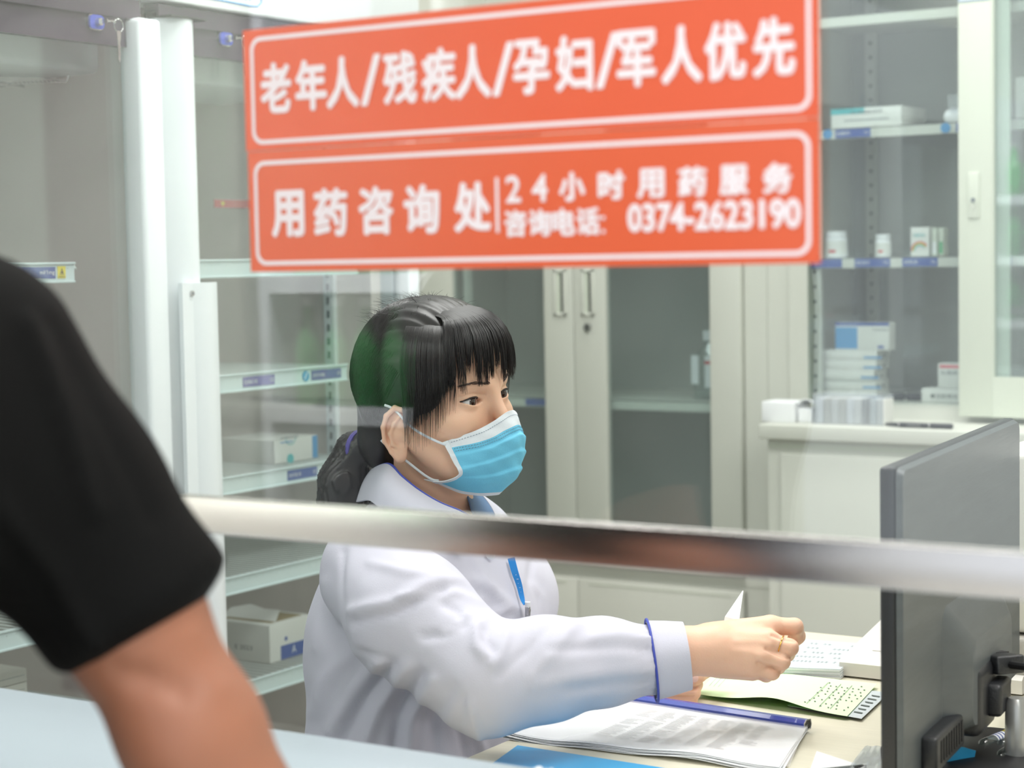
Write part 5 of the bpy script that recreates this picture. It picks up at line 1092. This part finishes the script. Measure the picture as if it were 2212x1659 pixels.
# coat
cuffA = D(1405, 1428, 2.12); cuffB = D(1488, 1415, 2.135)
def coat_fn(P):
    up = NB+np.array([0, 0, -.030])
    mid = tb_c.copy()
    def E3(c, r): # ellipsoid aligned with the trunk (right, forward, up)
        return ell(P, c, r, np.stack([rgt, fwd, EZ], 1))
    d = E3(up-(0, 0, .035), (.125, .070, .060))
    d = smin(d, E3(D(925, 1345, 2.33), (.150, .125, .140)), .04)
    d = smin(d, E3(D(905, 1440, 2.33), (.152, .130, .150)), .06)
    low = np.array([*(D(900, 1560, 2.33))[:2], .66]); d = smin(d, E3(low, (.165, .145, .13)), .06)
    d = smin(d, E3(np.array([low[0], low[1], .57])+fwd*.06, (.175, .19, .085)), .05)
    d = smin(d, sph(P, D(1110, 1300, 2.43), .058), .05)                       # far side of the chest
    d = smin(d, cap(P, NB-(0, 0, .005), up-(0, 0, .05), .046, .075), .035)
    d = smax(d, -cap(P, H((0, -.020, -.10)), H((0, -.028, -.180)), .062, .050), .006)
    d = smin(d, cap(P, D(850, 1150, 2.30), D(820, 1215, 2.20), .046, .050), .03); d = smin(d, cap(P, D(820, 1120, 2.36), D(900, 1150, 2.30), .024, .03), .02)
    # right sleeve
    S0 = Lsh; d = smin(d, cap(P, S0-rgt*.04, S0, .070, .062), .04)
    ar = chain(P, [S0-(0, 0, .005), D(885, 1330, 2.10), elb], [.064, .070, .060], .02)
    fo = chain(P, [elb, D(1180, 1445, 2.055), D(1300, 1430, 2.09), D(1400, 1426, 2.12)], [.060, .055, .047, .040], .02)
    ar = smin(ar, fo, .015); d = smin(d, ar, .012)
    # left sleeve
    d = smin(d, cap(P, Rfar-(0, 0, .02), Rfar+rgt*.08, .064, .07), .04)
    ls = chain(P, [Rfar-(0, 0, .03), D(1140, 1440, 2.47), D(1250, 1475, 2.40), D(1375, 1485, 2.33)], [.062, .055, .047, .038], .02); d = smin(d, ls, .012)
    d = smax(d, cap(P, D(1375, 1485, 2.33), D(1470, 1489, 2.28), .0)*0-((P-D(1382, 1485, 2.325))@(lambda v: v/np.linalg.norm(v))(D(1375, 1485, 2.33)-D(1470, 1489, 2.28)))*1.0, .004) if False else d
    # hollow end of the right sleeve
    return d
Vk, Fk = surf(coat_fn, (tb_c[0]-.36, tb_c[1]-.36, .50), (tb_c[0]+.58, tb_c[1]+.52, 1.10), .0045); Vk = smooth(Vk, Fk, 2)
nk = vnorm(Vk, Fk); kx, ky, kd = pix(Vk); face_ = np.clip((nk@(-cF))*1.6+.15, 0, 1)
FOLD = [  # polyline in the photograph, width, height
 ([(800, 1215), (870, 1235), (950, 1245)], 9, .004), ([(760, 1320), (850, 1300), (920, 1262), (985, 1250), (1040, 1262), (1130, 1330)], 13, .007), ([(765, 1345), (850, 1325), (915, 1290), (960, 1278)], 9, -.006),
 ([(865, 1292), (900, 1288), (985, 1280), (1040, 1300)], 8, .005), ([(960, 1305), (990, 1320), (1000, 1350), (960, 1368), (915, 1375)], 10, -.005), ([(1010, 1330), (985, 1358), (955, 1366)], 7, .005),
 ([(1090, 1318), (1060, 1330), (1030, 1355), (1030, 1395), (1045, 1415)], 11, .006), ([(1050, 1340), (1048, 1380), (1065, 1405)], 9, -.005), ([(1100, 1350), (1090, 1390), (1075, 1428), (1065, 1436)], 10, .005),
 ([(1190, 1350), (1150, 1395), (1110, 1430), (1080, 1460)], 10, -.003), ([(1240, 1345), (1200, 1402), (1150, 1460)], 14, .004), ([(1402, 1405), (1340, 1398), (1270, 1400), (1190, 1404)], 10, -.003), ([(1400, 1380), (1340, 1370), (1280, 1378)], 10, .003),
 ([(1400, 1470), (1330, 1478), (1230, 1490)], 12, -.003), ([(1400, 1448), (1300, 1455), (1150, 1480)], 14, .003), ([(1250, 1338), (1300, 1346), (1340, 1340)], 12, .003),
 ([(760, 1405), (700, 1470), (675, 1540)], 16, .005), ([(820, 1430), (760, 1500), (715, 1580)], 13, .007), ([(845, 1435), (790, 1510), (740, 1600)], 12, -.007), ([(880, 1440), (820, 1530), (790, 1610)], 13, .008), ([(905, 1455), (860, 1540), (850, 1620)], 13, -.008),
 ([(935, 1470), (890, 1550), (885, 1620)], 12, .008), ([(975, 1490), (935, 1560), (940, 1640)], 14, -.006), ([(1015, 1520), (1030, 1580), (1050, 1650)], 9, .006), ([(1000, 1510), (990, 1570), (1010, 1650)], 10, -.005),
 ([(742, 1190), (738, 1280), (740, 1360), (762, 1402), (830, 1420)], 6, -.004), ([(965, 1190), (990, 1240), (1020, 1262)], 8, -.004), ([(1010, 1190), (1035, 1235), (1060, 1270)], 9, .004), ([(700, 1260), (690, 1340), (680, 1400)], 14, .003), ([(1150, 1265), (1170, 1290), (1175, 1330)], 10, .004), ([(1148, 1215), (1140, 1280), (1150, 1330)], 8, -.005),
]
disp = np.zeros(len(Vk))
for L, wd, am in FOLD: disp += am*.8*np.exp(-(polyd(kx, ky, L)/wd)**2)
# gathers behind the cuff and fine cloth relief
g = np.exp(-((kx-1402)/26)**2)*(ky > 1320)*(ky < 1530); disp += .0016*g*np.sin(ky*.42+np.sin(kx*.1))
disp += .0010*np.sin(Vk[:, 0]*70+Vk[:, 2]*55)*np.sin(Vk[:, 1]*60+Vk[:, 2]*40+1)
Vk = Vk+nk*(disp*np.where(np.abs(disp) > 0, 1, 1)*face_)[:, None]; Vk = smooth(Vk, Fk, 1, .5)
coat = meshobj('white_coat', [(Vk-0*Vk, Fk, 0)], [M['coat']], WB, woman)
def ringpts(c, a, r, n=40, rz=None, wob=0):
    a = a/np.linalg.norm(a); u = np.cross(a, EZ); u /= np.linalg.norm(u); v = np.cross(u, a); return [c+u*math.cos(t)*r*(1+wob*math.sin(5*t))+v*math.sin(t)*(rz or r)*(1+wob*math.sin(5*t)) for t in np.linspace(0, 2*math.pi, n, endpoint=False)]
def cuff(c0, c1, r0, r1, nm):
    ax_ = c1-c0; b = B(); R = [ringpts(c0, ax_, r0*.96, wob=.01), ringpts(c0+ax_*.03, ax_, r0, wob=.01), ringpts(c0+ax_*.5, ax_, (r0+r1)/2*1.01, wob=.02), ringpts(c1, ax_, r1, wob=.02), ringpts(c1, ax_, r1-.003, wob=.02), ringpts(c0+ax_*.4, ax_, r1-.006)]
    V = [p for r_ in R for p in r_]; n = 40; b.raw(V, [(k*n+i, k*n+(i+1) % n, (k+1)*n+(i+1) % n, (k+1)*n+i) for k in range(len(R)-1) for i in range(n)], M['coat'])
    o = b.build(nm, coat, 60); return o
cuff(D(1406, 1427, 2.12), D(1484, 1417, 2.121), .0450, .0385, 'cuff')
cuff(D(1330, 1484, 2.36), D(1385, 1487, 2.325), .042, .034, 'cuff')
b = B(); b.tube(ringpts(D(1408, 1427, 2.12), D(1484, 1417, 2.121)-D(1406, 1427, 2.12), .0470, 48), .0015, M['piping'], 8, closed=True); b.build('cuff_piping', coat)
b = B(); b.tube(ringpts(D(1332, 1484, 2.358), cuffB-cuffA, .043, 48), .0016, M['piping'], 8, closed=True); b.build('cuff_piping', coat)
# collar
inn = [(790, 1030, 2.40), (812, 1012, 2.33), (842, 1004, 2.262), (868, 1030, 2.238), (905, 1060, 2.222), (950, 1087, 2.212), (1000, 1108, 2.215), (1040, 1135, 2.235)]
out = [(765, 1085, 2.42), (775, 1085, 2.33), (800, 1082, 2.24), (825, 1100, 2.205), (860, 1120, 2.188), (900, 1140, 2.180), (960, 1160, 2.185), (1010, 1180, 2.21)]
inn = [D(*p) for p in inn]; out = [D(*p) for p in out]
def rs(P, n): P = np.array(P); return np.array([crom(P, t) for t in np.linspace(0, 1, n)])
I_ = rs(inn, 40); O_ = rs(out, 40); G2 = np.stack([I_*(1-t)+O_*t+(-cF)*.008*math.sin(math.pi*t)+EZ*.004*math.sin(math.pi*t) for t in np.linspace(0, 1, 9)], 1)
b = B(); b.sheet(G2, M['coat'], .0025); 
inn2 = [D(*p) for p in [(1018, 1058, 2.37), (1034, 1068, 2.375), (1052, 1088, 2.37), (1066, 1114, 2.35), (1072, 1150, 2.33)]]; out2 = [D(*p) for p in [(1030, 1066, 2.42), (1052, 1080, 2.43), (1082, 1104, 2.42), (1102, 1132, 2.40), (1112, 1170, 2.37)]]
I2 = rs(inn2, 24); O2 = rs(out2, 24); b.sheet(np.stack([I2*(1-t)+O2*t for t in np.linspace(0, 1, 5)], 1)[::-1], M['coat'], .0025)
J2 = rs([D(*p) for p in [(1006, 1066, 2.30), (1012, 1085, 2.30), (1018, 1105, 2.29), (1030, 1130, 2.28), (1040, 1160, 2.27)]], 24)
b.sheet(np.stack([J2*(1-t)+I2*t for t in np.linspace(0, 1, 5)], 1)[::-1], M['inner'], .0020)
b.build('collar', coat, 60)
b = B(); b.tube(I_+(-cF)*.0028+EZ*.0005, .0019, M['piping'], 8); b.tube(I2+(-cF)*.002, .0015, M['piping'], 8); b.build('collar_piping', coat)
def onsurf(px, py, off=.001):
    q = (np.hypot(kx2-px, ky2-py) < 14); i = np.where(q)[0]
    if len(i) == 0: return D(px, py, 2.3)
    return D(px, py, kd2[i].min()-off)
kx2, ky2, kd2 = pix(Vk)
b = B(); LP = rs([onsurf(1104, 1205, .003), onsurf(1112, 1235, .003), onsurf(1121, 1262, .003), onsurf(1127, 1288, .003), onsurf(1132, 1306, .003)], 24); wdir = cR0*.8-cF*.0+EZ*.2
W_ = np.interp(np.linspace(0, 1, 24), [0, .3, .8, 1], [.011, .010, .007, .002]); b.sheet(np.stack([LP-wdir*W_[:, None]*.5, LP+wdir*W_[:, None]*.5], 1), M['lany'], .0008)
for k, c in enumerate('CNANG'): p = LP[7+k*2]; b.text(c, p-cF*.0006+np.array([-.001, 0, 0]), -EZ*.9+cR0*.2, cR0, .0032, .0026, M['white'], .02)
b.build('lanyard', woman); b = B(); p = onsurf(1140, 1318, .004)
b.cyl(p+(0, 0, .010), p+(0, 0, .004), .0035, .003, M['white'], 12); q = Matrix.Translation(Vector(p)); b.box((-.003, -.002, -.012), (.003, .002, .004), M['chrome'], .0006, q); b.box((-.0015, -.003, -.010), (.0045, -.002, -.006), M['chrome'], .0004, q); b.tube([p+(.003, 0, .004), p+(.005, -.002, .001), p+(.003, -.002, -.012)], .0008, M['chrome'], 6); b.build('lanyard_clip', woman)
b = B(); b.lathe(onsurf(1060, 1198, .0005), onsurf(1060, 1198, .003), [(0, .0058), (.7, .0058), (1, .004)], M['maskw'], 18); b.build('coat_button', coat)
p0, p1 = hv(1683, 1391, 2.127), hv(1693, 1394, 2.126); 
k0 = hv(1660, 1384, 2.128); k1 = hv(1706, 1399, 2.122); b = B(); b.tube(ringpts(k0*.42+k1*.58, k1-k0, .0104, 28), .0008, M['gold'], 8, closed=True); b.build('ring', woman, label='thin gold ring')
b = B(); p = hv(1500, 1465, 2.2765); q = Matrix(((cR0[0], -cF[0], 0, p[0]), (cR0[1], -cF[1], 0, p[1]), (0, 0, 1, p[2]), (0, 0, 0, 1)))
b.lathe(p, p-cF*.002, [(0, .0052), (.6, .0050), (1, .0038)], M['nail'], 16); b.build('fingernail', woman)
# slip of paper held in her right hand
b = B(); a_, c_, e_ = hv(1604, 1276, 2.225), hv(1566, 1332, 2.19), hv(1592, 1340, 2.19); g_ = hv(1640, 1372, 2.188)
b.sheet([[a_, a_+(.001, 0, 0)], [a_*.5+c_*.5, a_*.5+e_*.5+(.001, .002, 0)], [c_, e_+(.001, .004, 0)], [hv(1560, 1360, 2.19), g_]], M['paper'], .0003)
simple('paper_slip', b, 'narrow white paper slip held upright in her right hand', 'paper')
st = thing('office_stool', (tb_c[0], tb_c[1], 0), 'round grey stool the woman sits on', 'stool')
b = B(); b.lathe((tb_c[0], tb_c[1], .44), (tb_c[0], tb_c[1], .505), [(0, .16), (.2, .175), (.8, .175), (1, .16)], M['dgrey'], 36); b.build('seat', st); b = B(); b.cyl((tb_c[0], tb_c[1], .03), (tb_c[0], tb_c[1], .44), .022, .022, M['silver'], 18); b.build('column', st)
b = B(); b.lathe((tb_c[0], tb_c[1], 0), (tb_c[0], tb_c[1], .03), [(0, .2), (1, .18)], M['silver'], 36); b.build('base', st)

# ------------------------------------------------------------------ the customer
q = lambda px, py, d: D(px, py, d)
sh = q(-82, 801, 1.10); el = q(505, 1760, 1.125); hem = q(307, 1335, 1.12)
tc = q(-760, 1150, 1.0); hdC = q(-620, -150, .98)
tc2 = np.array([tc[0], tc[1], 1.15])
def armskin(P):
    d = chain(P, [sh, q(200, 1190, 1.11), q(275, 1324, 1.12), q(416, 1588, 1.12), el], [.055, .044, .0420, .0405, .037], .02)
    fa = el+np.array([-.11, .03, 0]); fa[2] = .938; el2 = el.copy(); 
    d = smin(d, chain(P, [el2, fa, fa+np.array([-.10, .03, -.012])], [.036, .030, .024], .02), .02)
    h0 = fa+np.array([-.10, .03, -.012]); d = smin(d, ell(P, h0+(-.012, .04, -.004), (.036, .045, .016)), .015)
    for k in range(4): s0_ = h0+(-.035+.018*k, .07, -.006); d = smin(d, cap(P, s0_, s0_+(-.004+.003*k, .055+.008*(k in (1, 2)), -.008), .0095, .008), .004)
    d = smin(d, cap(P, h0+(.02, .02, 0), h0+(.045, .065, -.008), .012, .009), .008)
    return d
def cust(P):
    d = cap(P, (tc[0], tc[1], 1.0), (tc[0], tc[1], 1.24), .085, .085); d = smin(d, cap(P, (tc[0], tc[1], 1.30), (tc[0], tc[1]+.02, 1.46), .055), .04)
    d = smin(d, ell(P, (tc[0], tc[1]+.03, 1.54), (.076, .096, .115)), .02); d = smin(d, ell(P, (tc[0], tc[1]+.05, 1.475), (.052, .062, .05)), .02)
    d = smin(d, cap(P, (tc[0], tc[1]+.122, 1.555), (tc[0], tc[1]+.136, 1.525), .008, .012), .01)
    X = P.copy(); X[:, 0] = np.abs(X[:, 0]-tc[0]); d = smin(d, ell(X, (.079, tc[1]+.02, 1.53), (.008, .018, .030)), .006)
    oth = np.array([2*tc[0]-sh[0], sh[1], sh[2]]); d = smin(d, chain(P, [oth, oth+(-.03, 0, -.28), oth+(-.02, .12, -.36)], [.055, .042, .03], .02), .03)
    for s_ in (-1, 1): d = smin(d, chain(P, [(tc[0]+s_*.09, tc[1]-.02, .90), (tc[0]+s_*.10, tc[1]-.02, .48), (tc[0]+s_*.10, tc[1]-.05, .06), (tc[0]+s_*.10, tc[1]+.10, .04)], [.085, .055, .04, .035], .03), .03)
    return d
Va, Fa = surf(armskin, (min(sh[0], el[0])-.2, sh[1]-.2, .85), (el[0]+.15, el[1]+.40, sh[2]+.1), .004); Va = smooth(Va, Fa, 2); na_ = vnorm(Va, Fa); ax_, ay_, _ = pix(Va)
for L, wd, am in [([(330, 1468), (385, 1490)], 34, -.004), ([(255, 1450), (290, 1462)], 30, -.003), ([(420, 1380), (480, 1480)], 34, .003)]: Va = Va+na_*(am*np.exp(-(polyd(ax_, ay_, L)/wd)**2)*np.clip(na_@(-cF), 0, 1))[:, None]
Vb, Fb = surf(cust, (tc[0]-.45, tc[1]-.35, 0), (tc[0]+.45, tc[1]+.35, 1.76), .010); Vb = smooth(Vb, Fb, 2)
CB = (tc[0], tc[1], 0)
man = meshobj('person', [(Va, Fa, 0), (Vb, Fb, 0)], [M['skin2']], CB)
tag(man, 'person in a black short-sleeved T-shirt at the far left, bare arm over the counter', 'person')
hemN = (q(150, 1440, 1.11)-q(470, 1232, 1.14)); hemN = np.cross(hemN, cF); hemN /= np.linalg.norm(hemN)
if hemN@(el-sh) < 0: hemN = -hemN
def tee(P):
    d = chain(P, [sh, q(121, 1088, 1.11), q(307, 1327, 1.12), q(345, 1395, 1.122)], [.071, .0612, .0535, .0525], .03)
    d = smin(d, sph(P, sh+(-.05, 0, -.03), .080), .05)
    d = smin(d, ell(P, (tc[0], tc[1], 1.20), (.20, .135, .25)), .06); d = smin(d, ell(P, (tc[0], tc[1], .98), (.17, .13, .16)), .06)
    oth = np.array([2*tc[0]-sh[0], sh[1], sh[2]]); d = smin(d, cap(P, oth, oth+(-.03, 0, -.18), .075, .06), .04)
    d = smin(d, cap(P, (tc[0]-.10, tc[1], 1.285), (tc[0]+.10, tc[1], 1.285), .085), .05); d = smin(d, cap(P, (tc[0], tc[1], 1.32), (tc[0], tc[1], 1.375), .085, .065), .04); d = smax(d, -cap(P, (tc[0], tc[1]+.01, 1.37), (tc[0], tc[1]+.03, 1.60), .058), .006)
    # the hem: a slightly curved cut across the sleeve, hollow inside
    hp = q(307, 1336, 1.12); t = (P-hp)@hemN; lat = np.linalg.norm(np.cross(P-hp, hemN), axis=1); cut = t-.018+1.6*lat**2*0+5.0*lat**2
    near = np.linalg.norm(P-hp, axis=1) < .16
    d = np.where(near, smax(d, cut, .006), d)
    return d
Vs, Fs = surf(tee, (tc[0]-.35, tc[1]-.30, .82), (hem[0]+.16, sh[1]+.32, 1.44), .0055); Vs = smooth(Vs, Fs, 2)
ns_ = vnorm(Vs, Fs); sx, sy, _ = pix(Vs); dd_ = np.zeros(len(Vs))
for L, wd, am in [([(60, 700), (140, 900), (200, 1100)], 22, .006), ([(120, 700), (220, 900), (330, 1120)], 20, -.004), ([(0, 1100), (120, 1240), (200, 1390)], 26, .005)]: dd_ += am*np.exp(-(polyd(sx, sy, L)/wd)**2)
Vs = Vs+ns_*(dd_*np.clip(ns_@(-cF)+.2, 0, 1))[:, None]
meshobj('t_shirt', [(Vs, Fs, 0)], [M['tee']], CB, man)
def trs(P):
    d = cap(P, (tc[0], tc[1]-.01, .86), (tc[0], tc[1]-.01, .98), .13, .125)
    for s_ in (-1, 1): d = smin(d, chain(P, [(tc[0]+s_*.09, tc[1]-.02, .88), (tc[0]+s_*.10, tc[1]-.02, .48), (tc[0]+s_*.10, tc[1]-.05, .10)], [.105, .075, .065], .03), .03)
    return d
Vq, Fq = surf(trs, (tc[0]-.3, tc[1]-.25, .02), (tc[0]+.3, tc[1]+.25, 1.15), .010); meshobj('trousers', [(smooth(Vq, Fq, 2), Fq, 0)], [M['trouser']], CB, man)
Vq, Fq = surf(lambda P: smax(ell(P, (tc[0], tc[1]+.022, 1.562), (.085, .104, .107)), np.maximum((P[:, 1]-tc[1]-.055)-(P[:, 2]-1.58)*2.0, 1.50-P[:, 2]+(P[:, 1]-tc[1])*.5), .006), (tc[0]-.12, tc[1]-.14, 1.42), (tc[0]+.12, tc[1]+.16, 1.70), .005)
meshobj('short_hair', [(Vq, Fq, 0)], [M['hair']], CB, man)
